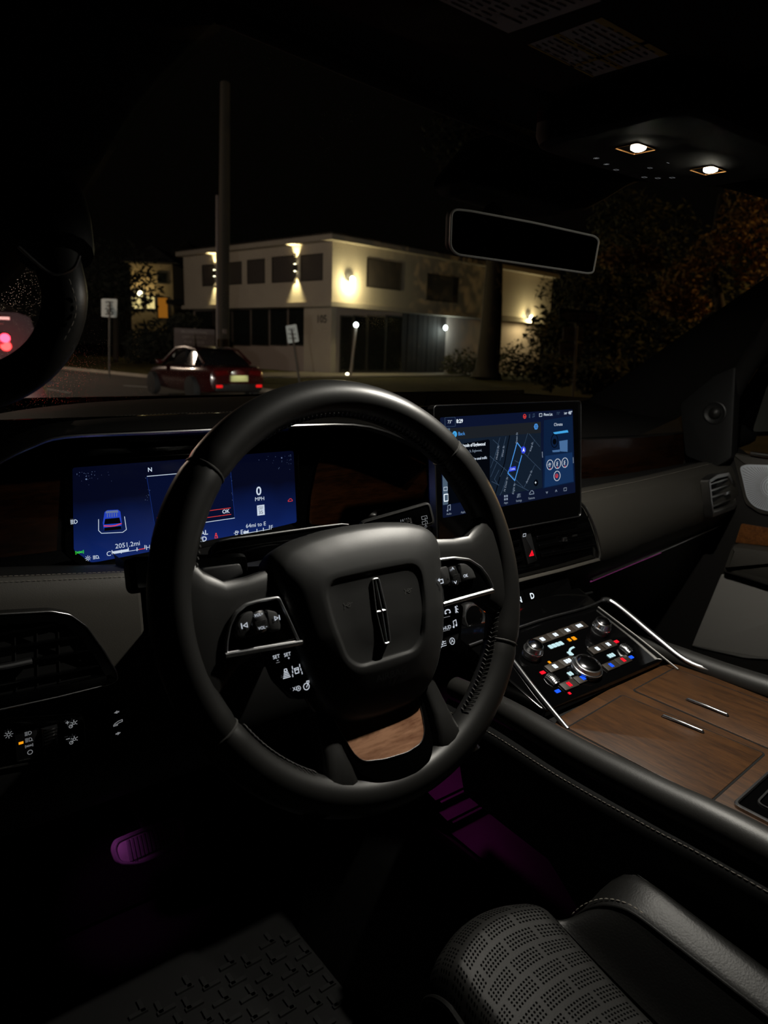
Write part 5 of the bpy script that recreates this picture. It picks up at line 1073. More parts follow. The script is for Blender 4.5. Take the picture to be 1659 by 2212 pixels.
for i in range(72):
    t = 2*math.pi*i/72; d = V((math.cos(t), math.sin(t))); rmax = 0
    for k in range(len(gp)):
        p, q = V(gp[k])-V(c), V(gp[(k+1) % len(gp)])-V(c); e = q-p; den = d.x*e.y-d.y*e.x
        if abs(den) < 1e-12: continue
        s_ = (p.x*e.y-p.y*e.x)/den; kk = (p.x*d.y-p.y*d.x)/den
        if 0 <= kk <= 1 and s_ > rmax: rmax = s_
    mb.line(fd, [(c[0]+d.x*.024, c[1]+d.y*.024), (c[0]+d.x*rmax, c[1]+d.y*rmax)], .0011, .0143)
for rr in (.022, .017, .012, .007): mb.ring(fd, circ(*c, rr, 30), .0010, .0140, .0145)
mb.build('grille_lines', 'grille_line', gr, recalc=False, kind='stuff')
mb = MB(); mb.prism(fd, sq([(1601, 1131), (1760, 1158), (1760, 1192), (1700, 1184), (1588, 1172)], .004, .003), 0, .004, .001); mb.build('wood_trim', 'door_wood' if 'door_wood' in M else wood('door_wood', (.22, .085, .025), (.10, .035, .012), 10, .3, .2, (1, 6, 6)), dr)
mb = MB(); mb.prism(fd, sq([(1578, 1176), (1760, 1200), (1760, 1290), (1659, 1268), (1556, 1236)], .03, .01), 0, .035, .015); mb.build('armrest', 'dash_leather', dr)
mb = MB(); mb.prism(fd, sq([(1558, 1240), (1800, 1300), (1800, 1440), (1660, 1425), (1610, 1422), (1494, 1396)], .004, .004), 0, .006, .003); mb.build('fabric_panel', 'door_fabric', dr)
mb = MB(); mb.prism(fd, rpoly(rect(-.18, -.60, .9, -.47), .03), 0, .03, .01); mb.build('door_pocket', 'dash_top', dr)
mb = MB(); mb.tube([W(1622, 979, 'x', 1.17), W(1700, 990, 'x', 1.17), W(1760, 998, 'x', 1.17)], .004, n=8); mb.build('sill_switches', 'satin_metal', dr)
# sail panel with tweeter
fsl = Fr((1.15, .28, .09), V((.12, -1, 0)), (0, 0, 1))
mb = MB(); mb.prism(fsl, rpoly(fsl.qs([(1468, 872), (1540, 812), (1590, 790), (1580, 990), (1545, 1010), (1480, 985)]), .008), -.03, 0, .003); sl = mb.build('sail_panel', 'soft_black', dr)
a, b = fsl.q(1544, 892); mb = MB(); mb.lathe(fsl, [(.0245, 0), (.0245, .002), (.022, .003), (.0195, .001), (.0120, -.0), (.0001, 0)], a, b, 32); tw = mb.build('tweeter', 'dark_plastic', dr)
mb = MB(); mb.lathe(fsl, [(.0125, .0005), (.012, .005), (.008, .009), (.0001, .0105)], a+.001, b, 24); mb.build('tweeter_dome', 'leather', tw)
# window frame, side glass, outside mirror
mb = MB(); p = smooth_path([V((1.19, .30, .10)), V((1.17, .25, .20)), V((1.13, .15, .33)), V((1.06, .0, .44))], 4); mb.tube(p, .022, n=10); mb.build('window_frame', 'headliner', dr)
mb = MB(); mb.loft([[V((1.205, .24, .0)), V((1.205, -.5, .0))], [V((1.16, .13, .30)), V((1.15, -.5, .30))], [V((1.08, -.05, .44)), V((1.08, -.5, .44))]]); o = mb.build('window_2', 'windshield_glass', recalc=False); tag(o, kind='structure')
om = thing('side_mirror', 'passenger side mirror outside the right window', 'side mirror', (1.42, .28, .02))
fom = Fr((1.46, .26, .10), V((1, -.22, 0)), (0, 0, 1))
pl = rpoly([(-.16, -.065), (.12, -.065), (.13, .075), (-.12, .085)], .03, 5)
mb = MB(); mb.prism(fom, pl, -.09, 0, .006, .03); mb.build('mirror_housing', 'piano_black', om)
mat('outer_mirror', (.30, .31, .28), .2, metal=.6)
mb = MB(); mb.flat(fom, inset(ccw(pl), .012), .001); mb.build('mirror_glass', 'outer_mirror', om)
mb = MB(); mb.tube([V((1.22, .33, .02)), V((1.34, .31, .04))], [.03, .025], n=10); mb.build('mirror_arm', 'matte_black', om)
# ------------------------------------------------------------------ outside: ground
ZG = -1.4
mat('asphalt', (.050, .044, .042), .85, bump=(30, .3, .01), var=(3, (.065, .056, .052)))
mat('grass', (.060, .058, .022), .95, spec=.1, bump=(14, .8, .05), var=(1.5, (.095, .082, .035)))
mat('concrete', (.30, .27, .22), .9, var=(1.2, (.36, .32, .26)))
mat('road_paint', (.55, .55, .55), .7)
FG = FZ(ZG)
mb = MB(); mb.flat(FG, rect(-120, -40, 160, 200), -.06); o = mb.build('floor_ground', 'grass', recalc=False); tag(o, kind='structure')
mb = MB(); mb.prism(FG, [(-60, -20), (11.4, -20), (11.6, 20), (11.0, 30), (9.0, 42), (3, 70), (-60, 90)], -.05, -.02); rd = mb.build('floor_road', 'asphalt'); tag(rd, kind='structure')
for pts in (((20, 826), (150, 847)), ((270, 832), (330, 835.5))):
    A, B = [W(*p, 'z', ZG) for p in pts]; mb = MB(); mb.line(FG, [(A.x, A.y), (B.x, B.y)], .14, -.018, .004); mb.build('lane_mark', 'road_paint', rd)
mb = MB(); mb.prism(FG, [(11.4, -20), (11.62, -20), (11.82, 20), (11.22, 30), (9.2, 42.2), (3.2, 70), (3, 70), (9, 42), (11.0, 30), (11.6, 20)], -.05, .10); o = mb.build('trim_5', 'concrete'); tag(o, kind='structure')
mb = MB(); mb.prism(FG, [(13.6, 33.5), (14.0, 30.8), (23.3, 31.6), (40, 34.0), (40, 36.5), (23.6, 35.0), (22.0, 36.5)], -.05, .02); o = mb.build('floor_sidewalk', 'concrete'); tag(o, kind='structure')
# ------------------------------------------------------------------ two-storey building on the corner
mat('stucco', (.42, .37, .31), .9, spec=.1, var=(.6, (.46, .41, .34))); mat('stucco_base', (.36, .30, .27), .9, spec=.1); mat('fascia', (.34, .30, .25), .8)
mat('blind', (.060, .050, .046), .6); mat('dark_glass', (.012, .014, .013), .08, spec=.6); mat('dark_siding', (.030, .026, .024), .8); mat('bronze', (.035, .03, .026), .5)
K = V((23.48, 35.2, ZG)); dL = V((-2.36, 14.5, 0)).normalized(); dR = V((15.24, 2.2, 0)).normalized()
bd = thing('corner_building', 'pale two-storey building with lit wall lamps on the street corner', 'building', K)
FLb = Fr(K, -dL, (0, 0, 1)); FRb = Fr(K, dR, (0, 0, 1))
nL, nR = FLb.en, FRb.en
H1, H2, LL, LR = 3.9, 7.25, 14.9, 23.0
def quadbox(p0, p1, z0, z1, depth_dir, dep):
    d = depth_dir*dep; return [V((p0.x, p0.y, z0)), V((p1.x, p1.y, z0)), V((p1.x, p1.y, z1)), V((p0.x, p0.y, z1)), V((p0.x, p0.y, z0))+d, V((p1.x, p1.y, z0))+d, V((p1.x, p1.y, z1))+d, V((p0.x, p0.y, z1))+d]
BXF = [(0, 1, 2, 3), (5, 4, 7, 6), (4, 0, 3, 7), (1, 5, 6, 2), (3, 2, 6, 7), (4, 5, 1, 0)]
def footprint(out): return [K+nL*out+nR*out, K+dR*LR+nR*out, K+dR*LR-nR*10+dL*0, K+dL*LL-nL*8, K+dL*LL+nL*out]
def slab(name, m_, out, z0, z1, par):
    f = footprint(out); n = len(f); mb = MB(); mb.add([V((p.x, p.y, ZG+z0)) for p in f]+[V((p.x, p.y, ZG+z1)) for p in f], [tuple(reversed(range(n))), tuple(range(n, 2*n))]+[(i, (i+1) % n, n+(i+1) % n, n+i) for i in range(n)]); return mb.build(name, m_, par)
slab('upper_wall', 'stucco', 0.35, H1, H2, bd); slab('ground_wall', 'stucco_base', -.35, -.1, H1, bd); slab('ledge', 'stucco', .60, H1-.15, H1+.10, bd)
slab('eave', 'fascia', .95, H2, H2+.28, bd); slab('roof', 'bronze', .6, H2+.28, H2+.45, bd)
def win(fr, x0, y0, x1, y1, off, m_, mull=0, nm='window', fm='bronze'):
    q = fr.qs([(x0, y0), (x1, y0), (x1, y1), (x0, y1)], off); a0 = min(p[0] for p in q); a1 = max(p[0] for p in q); b0 = (q[2][1]+q[3][1])/2; b1 = (q[0][1]+q[1][1])/2
    mb = MB(); mb.ring(fr, rect(a0, b0, a1, b1), .07, off-.05, off+.04); w_ = mb.build(nm, fm, bd)
    n = mull+1
    for i in range(n):
        u0 = a0+.07+(a1-a0-.14)*i/n; u1 = a0+.07+(a1-a0-.14)*(i+1)/n; mb = MB(); mb.prism(fr, rect(u0+.02, b0+.07, u1-.02, b1-.07), off-.04, off+.01); mb.build('pane', m_, w_)
for r_ in ((438, 571, 470, 618), (488, 566, 522, 615), (535, 560, 572, 613), (588, 553, 640, 610), (650, 549, 697, 607)): win(FLb, *r_, .36, 'blind')
for r_ in ((792, 563, 865, 624), (923, 595, 988, 652)): win(FRb, *r_, .36, 'blind')
for i in range(6):
    x0 = 424+i*40; win(FLb, x0, 672-i*1.5, x0+37, 747, -.34, 'dark_glass')
# pier at the corner with the house number
q = FLb.qs([(668, 664), (712, 660), (712, 806), (668, 806)]); mb = MB(); mb.prism(FLb, rect(-2.4, 0, .0, H1-.15), -.35, .05); pr_ = mb.build('corner_pier', 'stucco', bd)
mat('number_print', (.05, .045, .04), .6); mb = MB(); a, b = FLb.q(695, 690, .06); mb.text(FLb, '105', a, b, .62, .07, bold=True); mb.build('house_number', 'number_print', bd, recalc=False)
# entrance and dark siding on the right face
for x0, x1, m_ in ((735, 760, 'dark_glass'), (764, 790, 'dark_glass'), (794, 830, 'dark_glass'), (834, 866, 'dark_glass')): win(FRb, x0, 682, x1, 804, -.34, m_, nm='shopfront')
a0, b0 = FRb.q(868, 760, -.3); a1, _b = FRb.q(962, 760, -.3)
for i in range(9):
    u = a0+(a1-a0)*i/9; mb = MB(); mb.prism(FRb, rect(u, 0, u+(a1-a0)/9-.04, H1-.15), -.36, -.30+.015*(i % 2)); mb.build('siding_board', 'dark_siding', bd)
mat('warm_wall', (.32, .22, .12), .9)
# wall lamps
glow('bulb_warm', (255, 246, 205), 9); glow('bulb_cool', (235, 250, 250), 9)
def sconce(fr, x, y, off):
    a, b = fr.q(x, y, off+.12); mb = MB(); mb.prism(fr, rect(a-.09, b-.18, a+.09, b+.18), off, off+.22, .02); s_ = mb.build('wall_sconce', 'bronze', bd)
    for sg in (1, -1):
        mb = MB(); mb.prism(Fr(fr.p(a, b+sg*.19, off+.12), fr.ex, fr.en*(-sg)), circ(0, 0, .07, 12), 0, .02); mb.build('sconce_lens', 'bulb_warm', s_)
        P = fr.p(a, b+sg*.24, off+.26); light('sconce_light', 'SPOT', P, 700, (1, .84, .42), bd, spot_size=R(60), spot_blend=.8, shadow_soft_size=.05, aim=P+V((0, 0, sg*1.0))-fr.en*.12)
sconce(FLb, 637, 578, .36); sconce(FLb, 463, 590, .36)
def flood(fr, x, y, off, m_, col, en, r_=.16, aimd=(0, -.35), sz=R(110), nm='flood_lamp'):
    a, b = fr.q(x, y, off+.3); mb = MB(); f2 = Fr(fr.p(a, b, off+.32), fr.ex, fr.ey); mb.lathe(f2, [(r_*.5, -.12), (r_, -.02), (r_*.9, .04), (r_*.5, .09), (.0001, .11)], n=16); o_ = mb.build(nm, m_, bd)
    mb = MB(); mb.tube([fr.p(a, b+.05, off), fr.p(a, b+.02, off+.22)], .05, n=8); mb.build('lamp_bracket', 'bronze', bd)
    P = fr.p(a, b-.25, off+.60); light(nm+'_light', 'POINT', P, en, col, bd, shadow_soft_size=.12)
flood(FRb, 761, 604, .36, 'bulb_warm', (1, .84, .44), 300, .2); flood(FRb, 1147, 686, .36, 'bulb_warm', (1, .82, .42), 300, .2); flood(FRb, 962, 708, -.30, 'bulb_cool', (.85, 1, .95), 60, .17)
lp = thing('post_lamp', 'slim post with a small round white lamp before the building entrance', 'lamp post', W(757, 812, 'z', ZG))
b0 = W(757, 812, 'z', ZG); dd = (b0-CAM).dot(_f); tp = WD(769, 702, dd)
mb = MB(); mb.tube([b0, tp-V((0, 0, .12))], .07, n=8); mb.build('post', 'fascia', lp); mb = MB(); mb.lathe(Fr(tp, (1, 0, 0), (0, 1, 0)), [(.04, -.14), (.12, -.06), (.13, .04), (.08, .12), (.0001, .14)], n=14); mb.build('globe', 'bulb_cool', lp)
light('post_lamp_light', 'POINT', tp+V((0, -.3, 0)), 7, (.9, 1, .97), lp, shadow_soft_size=.1)
gl_ = thing('ground_spotlight', 'tiny bright ground light at the foot of the lamp post', 'light', W(750, 813, 'z', ZG)); p = W(750, 811, 'z', ZG); mb = MB(); mb.lathe(Fr(p+V((0, 0, .02)), (1, 0, 0), (0, 1, 0)), [(.09, 0), (.08, .10), (.0001, .13)], n=10); mb.build('lens', 'bulb_warm', gl_); mb = MB(); mb.lathe(Fr(p, (1, 0, 0), (0, 1, 0)), [(.11, 0), (.11, .03), (.09, .04)], n=10); mb.build('base', 'bronze', gl_)
# ------------------------------------------------------------------ house at the far left
hs_ = thing('lit_house', 'small house with a glowing yellow porch behind the shrubs at left', 'house', WD(330, 700, 62))
mat('house_wall', (.32, .25, .15), .9); mat('house_roof', (.03, .028, .026), .9); glow('porch_glow', (250, 225, 150), .9); glow('window_amber', (170, 105, 30), .6)
ho = WD(330, 690, 62); FHs = Fr(V((ho.x, ho.y, ZG)), _r0, (0, 0, 1))
a = lambda x, y, h=0: FHs.q(x, y, h)
mb = MB(); A, B = a(285, 600), a(372, 720); mb.prism(FHs, rect(A[0]-.2, 0, B[0]+.2, a(330, 570)[1]), -5, 0); mb.build('wall', 'house_wall', hs_)
mb = MB(); c = a(328, 568); mb.add([FHs.p(A[0]-.8, c[1], .5), FHs.p(B[0]+.8, c[1], .5), FHs.p((A[0]+B[0])/2, c[1]+1.5, -.5), FHs.p(A[0]-.8, c[1], -5.5), FHs.p(B[0]+.8, c[1], -5.5), FHs.p((A[0]+B[0])/2, c[1]+1.5, -5)], [(0, 1, 2), (4, 3, 5), (0, 2, 5, 3), (1, 4, 5, 2), (0, 3, 4, 1)]); mb.build('roof', 'house_roof', hs_)
for x0, y0, x1, y1, m_ in ((283, 628, 312, 668, 'porch_glow'), (316, 640, 336, 668, 'porch_glow'), (340, 642, 364, 688, 'window_amber'), (341, 588, 362, 612, 'dark_glass')):
    q = FHs.qs([(x0, y0), (x1, y1)], .03); mb = MB(); mb.prism(FHs, rect(q[0][0], q[1][1], q[1][0], q[0][1]), 0, .05); w_ = mb.build('window', m_, hs_)
    mb = MB(); mb.ring(FHs, rect(q[0][0]-.06, q[1][1]-.06, q[1][0]+.06, q[0][1]+.06), .1, 0, .09); mb.build('frame', 'house_roof', w_)
mb = MB(); q = FHs.q(302, 634, .5); mb.lathe(Fr(FHs.p(*q, .5), (1, 0, 0), (0, 1, 0)), [(.12, -.2), (.2, 0), (.12, .2)], n=10); mb.build('porch_lamp', 'bulb_warm', hs_); light('porch_light', 'POINT', FHs.p(q[0], q[1]+.6, 1.0), 90, (1, .75, .35), hs_, shadow_soft_size=.2)
mb = MB(); q0, q1 = FHs.q(366, 655), FHs.q(412, 645); mb.prism(FHs, rect(q0[0], q0[1]-.1, q1[0]+1, q0[1]+.25), -3, 1); mb.build('porch_roof', 'house_roof', hs_)
dk_ = thing('dark_house', 'dark gabled house between the porch and the corner building', 'house', WD(390, 700, 80)); FH2 = Fr(V((*WD(390, 690, 80).xy, ZG)), _r0, (0, 0, 1))
mb = MB(); q0, q1 = FH2.q(366, 560), FH2.q(440, 700); mb.prism(FH2, rect(q0[0], 0, q1[0], q0[1]), -6, 0); mb.build('wall', 'dark_siding', dk_)
mb = MB(); mb.add([FH2.p(q0[0]-.5, q0[1], .5), FH2.p(q1[0]+.5, q0[1], .5), FH2.p((q0[0]+q1[0])/2, q0[1]+2, .2), FH2.p(q0[0]-.5, q0[1], -6), FH2.p(q1[0]+.5, q0[1], -6), FH2.p((q0[0]+q1[0])/2, q0[1]+2, -6)], [(0, 1, 2), (4, 3, 5), (0, 2, 5, 3), (1, 4, 5, 2), (0, 3, 4, 1)]); mb.build('roof', 'house_roof', dk_)
# ------------------------------------------------------------------ red sedan
def glass_dark(): mat('car_glass', (.01, .01, .011), .06, spec=.6)
glass_dark(); mat('car_paint', (.040, .005, .005), .25, spec=.6, coat=.6); mat('tire', (.012, .012, .012), .8); mat('alloy', (.35, .35, .36), .3, metal=1); glow('tail_red', (255, 30, 30), .9); mat('tail_dark', (.10, .004, .004), .15, spec=.6); mat('plate', (.62, .62, .28), .6); mat('plate_ink', (.05, .05, .12), .6)
def car(name, label, cat, o, heading, paint, plate=True, sc=(1, 1, 1), lit=True, suv=False):
    f = V((math.sin(heading), math.cos(heading), 0)); rt = V((f.y, -f.x, 0)); root = thing(name, label, cat, o)
    P = lambda x, y, z: V(o)+rt*(x*sc[0])+f*(y*sc[1])+V((0, 0, z*sc[2]))
    # stations along the length (y from rear 0 to front 4.6): half width, low z, shoulder z
    st = [(0, .70, .42, .78), (.06, .80, .30, .92), (.30, .86, .24, .98), (.9, .90, .22, .97), (1.7, .905, .20, .93), (2.6, .905, .20, .92), (3.4, .895, .22, .88), (4.1, .86, .24, .80), (4.45, .76, .28, .70), (4.6, .62, .36, .58)]
    rows = []
    for y, hw, z0, z1 in st:
        pr = rpoly([(-hw*.92, z0), (hw*.92, z0), (hw, z0+.25), (hw*.985, z1-.12), (hw*.86, z1), (-hw*.86, z1), (-hw*.985, z1-.12), (-hw, z0+.25)], .08, 2)
        rows.append([P(a, y, b) for a, b in pr])
    mb = MB(); mb.loft(rows, close_u=True, caps=True); mb.build('body', paint, root)
    cab = [(.35, .70, .94, .96), (.75, .68, .96, 1.18), (1.25, .64, .96, 1.38), (1.9, .63, .95, 1.44), (2.5, .64, .94, 1.40), (3.0, .67, .93, 1.20), (3.45, .72, .88, .92)] if not suv else [(.02, .80, .94, 1.0), (.12, .76, .96, 1.62), (1.0, .76, .96, 1.72), (2.4, .76, .94, 1.70), (2.9, .76, .93, 1.35), (3.3, .76, .88, .95)]
    rows = []
    for y, hw, z0, z1 in cab: rows.append([P(a, y, b) for a, b in ((-hw-.10, z0-.03), (-hw*.88, z1-.04), (-hw*.7, z1), (hw*.7, z1), (hw*.88, z1-.04), (hw+.10, z0-.03))])
    mb = MB(); mb.loft(rows, close_u=True, caps=True); cb = mb.build('cabin_glass', 'car_glass', root)
    rows = []
    for y, hw, z0, z1 in cab[2:5] if not suv else cab[1:4]: rows.append([P(a, y, b) for a, b in ((-hw*.9, z1-.05), (-hw*.72, z1+.012), (0, z1+.03), (hw*.72, z1+.012), (hw*.9, z1-.05))])
    mb = MB(); mb.loft(rows); mb.build('roof', paint, root)
    for sx in (-1, 1):
        pts = [(.62 if not suv else .1, .70, 1.02), (1.25, .64, 1.37), (1.9, .63, 1.43), (2.5, .64, 1.39), (3.3, .72, .98)]
        mb = MB(); mb.tube([P(sx*(w_+.02), y, z+(.28 if suv and 0 < i < 4 else 0)) for i, (y, w_, z) in enumerate(pts)], .035, n=6); mb.build('roof_pillar', paint, root)
        mb = MB(); mb.tube([P(sx*.66, 1.9, .98), P(sx*.63, 1.85, 1.40)], .03, n=6); mb.build('door_pillar', 'car_glass', root)
        for y in (.95, 3.65):
            Fw = Fr(P(sx*.86, y, .33), f*(-sx), (0, 0, 1)); mb = MB(); mb.lathe(Fw, [(.20, -.16), (.32, -.15), (.335, -.10), (.335, 0), (.32, .035), (.23, .04), (.22, .02)], n=28); wh = mb.build('wheel', 'tire', root)
            mb = MB(); mb.lathe(Fw, [(.225, .02), (.21, .035), (.19, .025), (.06, .02), (.05, .045), (.0001, .05)], n=20); mb.build('rim', 'alloy', wh)
            for k in range(5): t = 2*math.pi*k/5; mb = MB(); mb.line(Fw, [(.04*math.cos(t), .04*math.sin(t)), (.2*math.cos(t), .2*math.sin(t))], .045, .02, .025); mb.build('wheel_spoke', 'alloy', wh)
        Fb = Fr(P(0, -.012, 0), rt, (0, 0, 1))
        mb = MB(); mb.prism(Fb, rpoly([(sx*.30, .74), (sx*.66, .70), (sx*.72, .84), (sx*.34, .86)], .03), -.10, .03, .02); mb.build('tail_light', 'tail_dark', root)
        if lit: mb = MB(); mb.prism(Fb, rpoly(rect(sx*.60-.09, .40, sx*.60+.09, .47), .02), -.12, .05, .01); mb.build('lower_lamp', 'tail_red', root)
        mb = MB(); mb.box(P(sx*.98, 3.05, .98), (.18, .12, .13)); mb.build('door_mirror', paint, root, bevel=.03)
    mb = MB(); mb.prism(Fr(P(0, -.01, 0), rt, (0, 0, 1)), rpoly(rect(-.70, .30, .70, .50), .05), -.1, .03, .02); mb.build('bumper', 'dark_plastic', root)
    if plate:
        Fp = Fr(P(0, -.03, 0), rt, (0, 0, 1)); mb = MB(); mb.prism(Fp, rpoly(rect(-.26, .56, .26, .72), .01), -.05, .02); pl_ = mb.build('license_plate', 'plate', root)
        light('plate_lamp', 'SPOT', P(0, -.35, .95), 5, (1, 1, .85), root, spot_size=R(70), spot_blend=.5, aim=P(0, 0, .63))
    return root, P
car('sedan', 'dark red sedan seen from behind on the road at left', 'car', (8.70, 17.6, ZG), R(-1.5), 'car_paint')
mat('suv_paint', (.02, .006, .006), .4, coat=.2)
so = W(5, 730, 'y', 9.0); root, P = car('sport_utility_vehicle', 'dark vehicle with one bright red tail light at the left edge', 'car', (so.x-.35, 8.9, ZG), 0, 'suv_paint', False, (1, 1, 1.15), False, True)
mb = MB(); mb.prism(Fr(V((so.x, 8.85, so.z)), (1, 0, 0), (0, 0, 1)), circ(0, 0, .05, 16), -.03, .03, .01); mb.build('brake_light', glow('brake_red', (255, 40, 60), 14), root)
light('brake_light_glow', 'POINT', V((so.x+.10, 8.62, so.z-.02)), 22, (1, .03, .03), root, shadow_soft_size=.06)
mb = MB(); mb.box((so.x-.02, 8.84, so.z+.22), (.16, .04, .03)); mb.build('badge_strip', 'plate_silver' if 'plate_silver' in M else mat('plate_silver', (.2, .2, .2), .5), root)
# ------------------------------------------------------------------ poles and signs
mat('pole_wood', (.035, .028, .02), .9, bump=(20, .5, .01)); mat('conduit', (.11, .085, .08), .6); mat('sign_white', (.85, .88, .86), .5); mat('sign_black', (.012, .012, .012), .5); mat('sign_post', (.10, .09, .08), .6, metal=.4)
b0 = WD(482, 800, 30); b0.z = ZG; up = thing('utility_pole', 'tall wooden utility pole with a pale conduit before the building', 'utility pole', b0)
mb = MB(); top = WD(486, 180, 30); mb.tube([b0, b0.lerp(top, .5), top], [.25, .23, .20], n=14); mb.build('pole', 'pole_wood', up)
mb = MB(); mb.tube([WD(471, 800, 29.6), WD(470, 600, 29.6), WD(470, 423, 29.6)], .08, n=8); mb.build('conduit', 'conduit', up); mb = MB(); mb.box(WD(485, 716, 29.6), (.16, .12, .2)); mb.build('meter_box', 'conduit', up, bevel=.02)
def sign(name, label, px, dep, lines, post, ink='sign_black', face='sign_white', tilt=0, extra=None):
    c = WD(sum(p[0] for p in px)/4, sum(p[1] for p in px)/4, dep); f_ = Fr(c, _r0, (0, 0, 1)); root = thing(name, label, 'sign', WD(*post, dep))
    mb = MB(); mb.prism(f_, rpoly(f_.qs(px), .05, 3), -.02, 0); pl_ = mb.build('sign_plate', face, root)
    for s_, x, y, hpx, sx in lines: T(pl_, f_, s_, x, y, hpx, ink, .008, bold=True, sx=sx).rotation_euler = (0, 0, 0)
    g0 = WD(*post, dep); t0 = f_.p(*f_.q((px[0][0]+px[1][0])/2, px[0][1]), -.06); g0.z = ZG-.05; mb = MB(); mb.tube([g0, t0], .04, n=8); mb.build('post', 'sign_post', root); return root, f_, pl_
sign('speed_limit_sign', 'white speed limit 35 sign beside the far road', [(219, 645), (253, 646), (252, 686), (219, 684)], 30, [('SPEED', 236, 653, 5, .9), ('LIMIT', 236, 661, 5, .9), ('35', 236, 674, 14, 1)], (236, 820))
sign('street_notice', 'small white leaning street notice before the building windows', [(617, 704), (640, 700), (646, 738), (622, 742)], 26, [('NO', 630, 712, 6, 1), ('PARKING', 631, 722, 4, .8), ('ANY TIME', 632, 731, 4, .7)], (650, 828))
mat('board_face', (.085, .07, .075), .7); mat('board_ink', (.20, .18, .18), .7)
sign('notice_board', 'wide dim notice board with rows of lettering behind the sedan', [(376, 708), (464, 712), (464, 757), (376, 755)], 38, [('PROFESSIONAL', 420, 718, 6, 1.0), ('OFFICE SPACE', 420, 729, 6, 1.0), ('FOR LEASE', 420, 740, 6, 1.1), ('105', 420, 750, 6, 1)], (420, 775), 'board_ink', 'board_face')
mat('sign_dim', (.30, .31, .30), .5)
r_, f_, pl_ = sign('one_way_sign', 'black one way arrow sign above two white no turns plates by the trees', [(1208, 665), (1290, 672), (1290, 700), (1208, 693)], 24, [], (1240, 842), 'sign_black', 'sign_black')
mb = MB(); mb.flat(f_, f_.qs([(1211, 681), (1228, 670), (1228, 675), (1285, 678), (1285, 692), (1228, 690), (1228, 695)], .01), .01); mb.build('arrow', 'sign_dim', pl_, recalc=False); T(pl_, f_, 'ONE WAY', 1257, 684, 8, 'sign_black', .014, bold=True)
for px, s_, x, y, hp in (([(1216, 706), (1260, 708), (1258, 736), (1216, 734)], 'NO', 1238, 721, 11), ([(1209, 740), (1258, 743), (1256, 770), (1208, 767)], 'TURNS', 1233, 755, 8)):
    mb = MB(); mb.prism(f_, rpoly(f_.qs(px), .05, 3), -.02, 0); p2 = mb.build('sign_plate', 'sign_dim', r_); T(p2, f_, s_, x, y, hp, 'sign_black', .008, bold=True, sx=.9)
# ------------------------------------------------------------------ trees and shrubs
mat('bark', (.035, .028, .02), .95, bump=(8, .8, .03)); mat('leaf_dark', (.040, .045, .016), .8, var=(2, (.06, .055, .02))); mat('leaf_autumn', (.36, .20, .05), .8, var=(1.5, (.22, .15, .045))); mat('leaf_black', (.012, .014, .008), .9)
def leaves(blobs, n, size, name, m_, root):
    vs = []; fs = []
    for i in range(n):
        c, r_ = random.choice(blobs); d = V((random.gauss(0, 1), random.gauss(0, 1), random.gauss(0, 1))).normalized()*random.random()**.45; p = V(c)+V((d.x*r_[0], d.y*r_[1], d.z*r_[2]))
        a = V((random.gauss(0, 1), random.gauss(0, 1), random.gauss(0, 1))).normalized(); b = a.orthogonal().normalized(); s_ = size*random.uniform(.6, 1.3); k = len(vs); t = a.cross(b)*.12*s_
        vs += [p-a*s_, p-b*s_*.45+t, p+a*s_, p+b*s_*.45+t]; fs.append((k, k+1, k+2, k+3))
    mb = MB(); mb.add(vs, fs); return mb.build(name, m_, root, recalc=False, smooth=False, kind='stuff')
def tree(name, label, base, trunk, blobs, n, size, m_, cat='tree', r0=.5, group=None):
    root = thing(name, label, cat, base, group); mb = MB(); m = len(trunk); mb.tube(smooth_path(trunk, 3), [r0*(1.35 if i == 0 else 1-.45*i/(3*(m-1))) for i in range(3*(m-1)+1)], n=10); mb.build('trunk', 'bark', root); leaves(blobs, n, size, 'foliage', m_, root); return root
def B(x, y, d, r_): return (tuple(WD(x, y, d)), (r_, r_, r_*.8))
g_ = lambda x, d: V((*WD(x, 780, d).xy, ZG))
tree('street_tree', 'thick dark tree trunk standing before the right end of the building', g_(1052, 41), [g_(1052, 41), WD(1058, 740, 41), WD(1064, 650, 41), WD(1068, 560, 41), WD(1072, 430, 41)], [B(1000, 300, 41, 2.5), B(1120, 330, 41, 3)], 1200, .35, 'leaf_black', r0=.72)
tree('autumn_tree', 'tree with orange lit autumn leaves at the right edge', g_(1560, 30), [g_(1560, 30), WD(1560, 700, 30), WD(1540, 560, 30), WD(1560, 420, 30)], [B(1480, 600, 29, 1.0), B(1440, 650, 29, .8), B(1540, 545, 29, 1.0), B(1600, 500, 29, 1.3), B(1650, 580, 29, 1.2), B(1620, 440, 29, 1.2), B(1700, 500, 30, 1.6), B(1490, 660, 29, .8), B(1400, 560, 30, .8), B(1330, 560, 30, .7)], 2600, .17, 'leaf_autumn', r0=.25)
tree('broad_tree', 'broad dark green tree behind the one way sign', g_(1330, 36), [g_(1330, 36), WD(1330, 700, 36), WD(1320, 600, 36)], [B(1250, 640, 36, 2.2), B(1330, 600, 36, 2.4), B(1400, 680, 36, 2.4), B(1200, 720, 36, 1.6), B(1320, 740, 36, 2.2), B(1420, 520, 37, 2.6), B(1350, 480, 37, 2), B(1550, 650, 36, 2.8), B(1480, 770, 36, 2)], 5200, .22, 'leaf_dark', r0=.35)
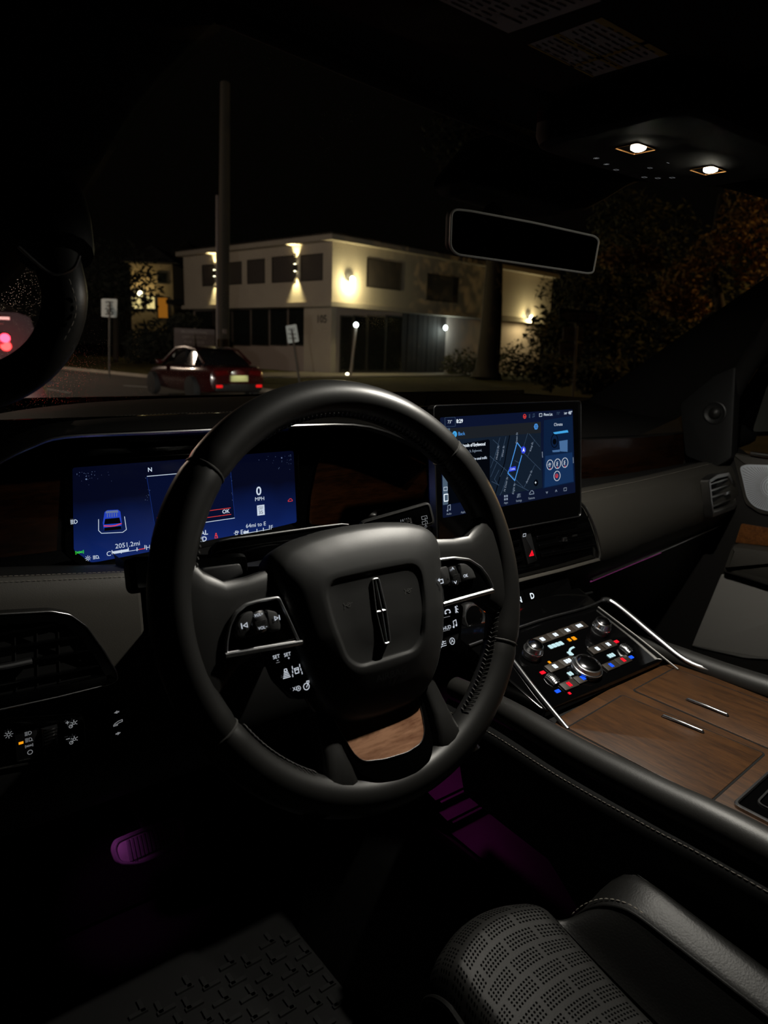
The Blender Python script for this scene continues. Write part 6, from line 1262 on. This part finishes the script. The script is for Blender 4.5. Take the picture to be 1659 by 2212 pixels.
for i, (x, y, d, r_, lab) in enumerate(((1120, 780, 43, 1.6, 'low shrub right of the thick street tree trunk'), (1195, 800, 29, 1.0, 'leafy shrub under the stacked street signs'), (1290, 815, 27, .9, 'shrub at the lawn edge near the right windshield pillar'), (1000, 785, 46, 1.3, 'small shrub left of the thick street tree trunk'))):
    root = thing('shrub', lab, 'shrub', g_(x, d), 'shrubs along the lawn'); leaves([B(x, y, d, r_), B(x+25, y+8, d, r_*.7), B(x-20, y+6, d, r_*.7)], 900, .16, 'foliage', 'leaf_dark', root); mb = MB(); mb.tube([g_(x, d), WD(x, y, d)], .06, n=6); mb.build('stem', 'bark', root)
for i, (x, y, d, r_, lab) in enumerate(((250, 600, 52, 3.5, 'dark tree mass behind the speed limit sign'), (335, 735, 50, 1.9, 'rounded dark bush before the lit house'), (398, 705, 46, 1.1, 'narrow dark bush beside the lit house'))):
    root = thing('dark_tree', lab, 'tree', g_(x, d)); leaves([B(x, y, d, r_), B(x+20, y+20, d, r_*.8), B(x-20, y+25, d, r_*.8)], 1100, .30, 'foliage', 'leaf_black', root); mb = MB(); mb.tube([g_(x, d), WD(x, y, d)], .2, n=8); mb.build('trunk', 'bark', root)
# ------------------------------------------------------------------ street lamps standing outside the picture
def unseen_street_lamp(x, y, h, en, col, lab, armv):
    root = thing('unseen_street_lamp', lab, 'street lamp', (x, y, ZG), 'street lamps'); mb = MB(); tp = V((x, y, ZG+h)); mb.tube([V((x, y, ZG)), tp, tp+V(armv)*.6+V((0, 0, .3)), tp+V(armv)], [.09, .06, .05, .04], n=8); mb.build('lamp_pole', 'sign_post', root)
    e = tp+V(armv); mb = MB(); mb.box(e, (.5, .3, .14)); mb.build('lamp_head', 'sign_post', root, bevel=.03); mb = MB(); mb.box(e-V((0, 0, .08)), (.36, .2, .03)); mb.build('lamp_lens', 'bulb_warm', root)
    light('unseen_street_light', 'POINT', e-V((0, 0, .25)), en, col, root, shadow_soft_size=.15)
unseen_street_lamp(1.6, 35, 7, 1600, (1, .76, .58), 'added unseen street lamp at the left, lighting road and building', (.8, -.6, 0))  # added out of view to give road and building their general light
unseen_street_lamp(38, 6.5, 6.5, 1900, (1, .60, .22), 'street lamp at the right near the autumn tree', (-1.2, .4, 0))
# the headlamps of this car, ahead of the windshield
for x in (-.30, 1.14):
    root = thing('headlamp', 'headlamp of this car ahead of the windshield, %s' % ('driver side' if x < 0 else 'passenger side'), 'headlamp', (x, 2.0, -.55), 'headlamps of this car'); fh = Fr((x, 2.0, -.48), (-1, 0, 0), (0, 0, 1))
    mb = MB(); mb.prism(fh, rpoly(rect(-.16, -.07, .16, .07), .03), -.10, .0, .02); mb.build('lamp_housing', 'dark_plastic', root); mb = MB(); mb.prism(fh, rpoly(rect(-.13, -.045, .13, .045), .02), -.01, .01, .005); mb.build('lamp_lens', 'bulb_cool', root)
    light('headlight', 'SPOT', (x, 2.05, -.48), 2200, (1, .95, .86), root, spot_size=R(84), spot_blend=.6, shadow_soft_size=.05, aim=(x+4, 30, -1.6))
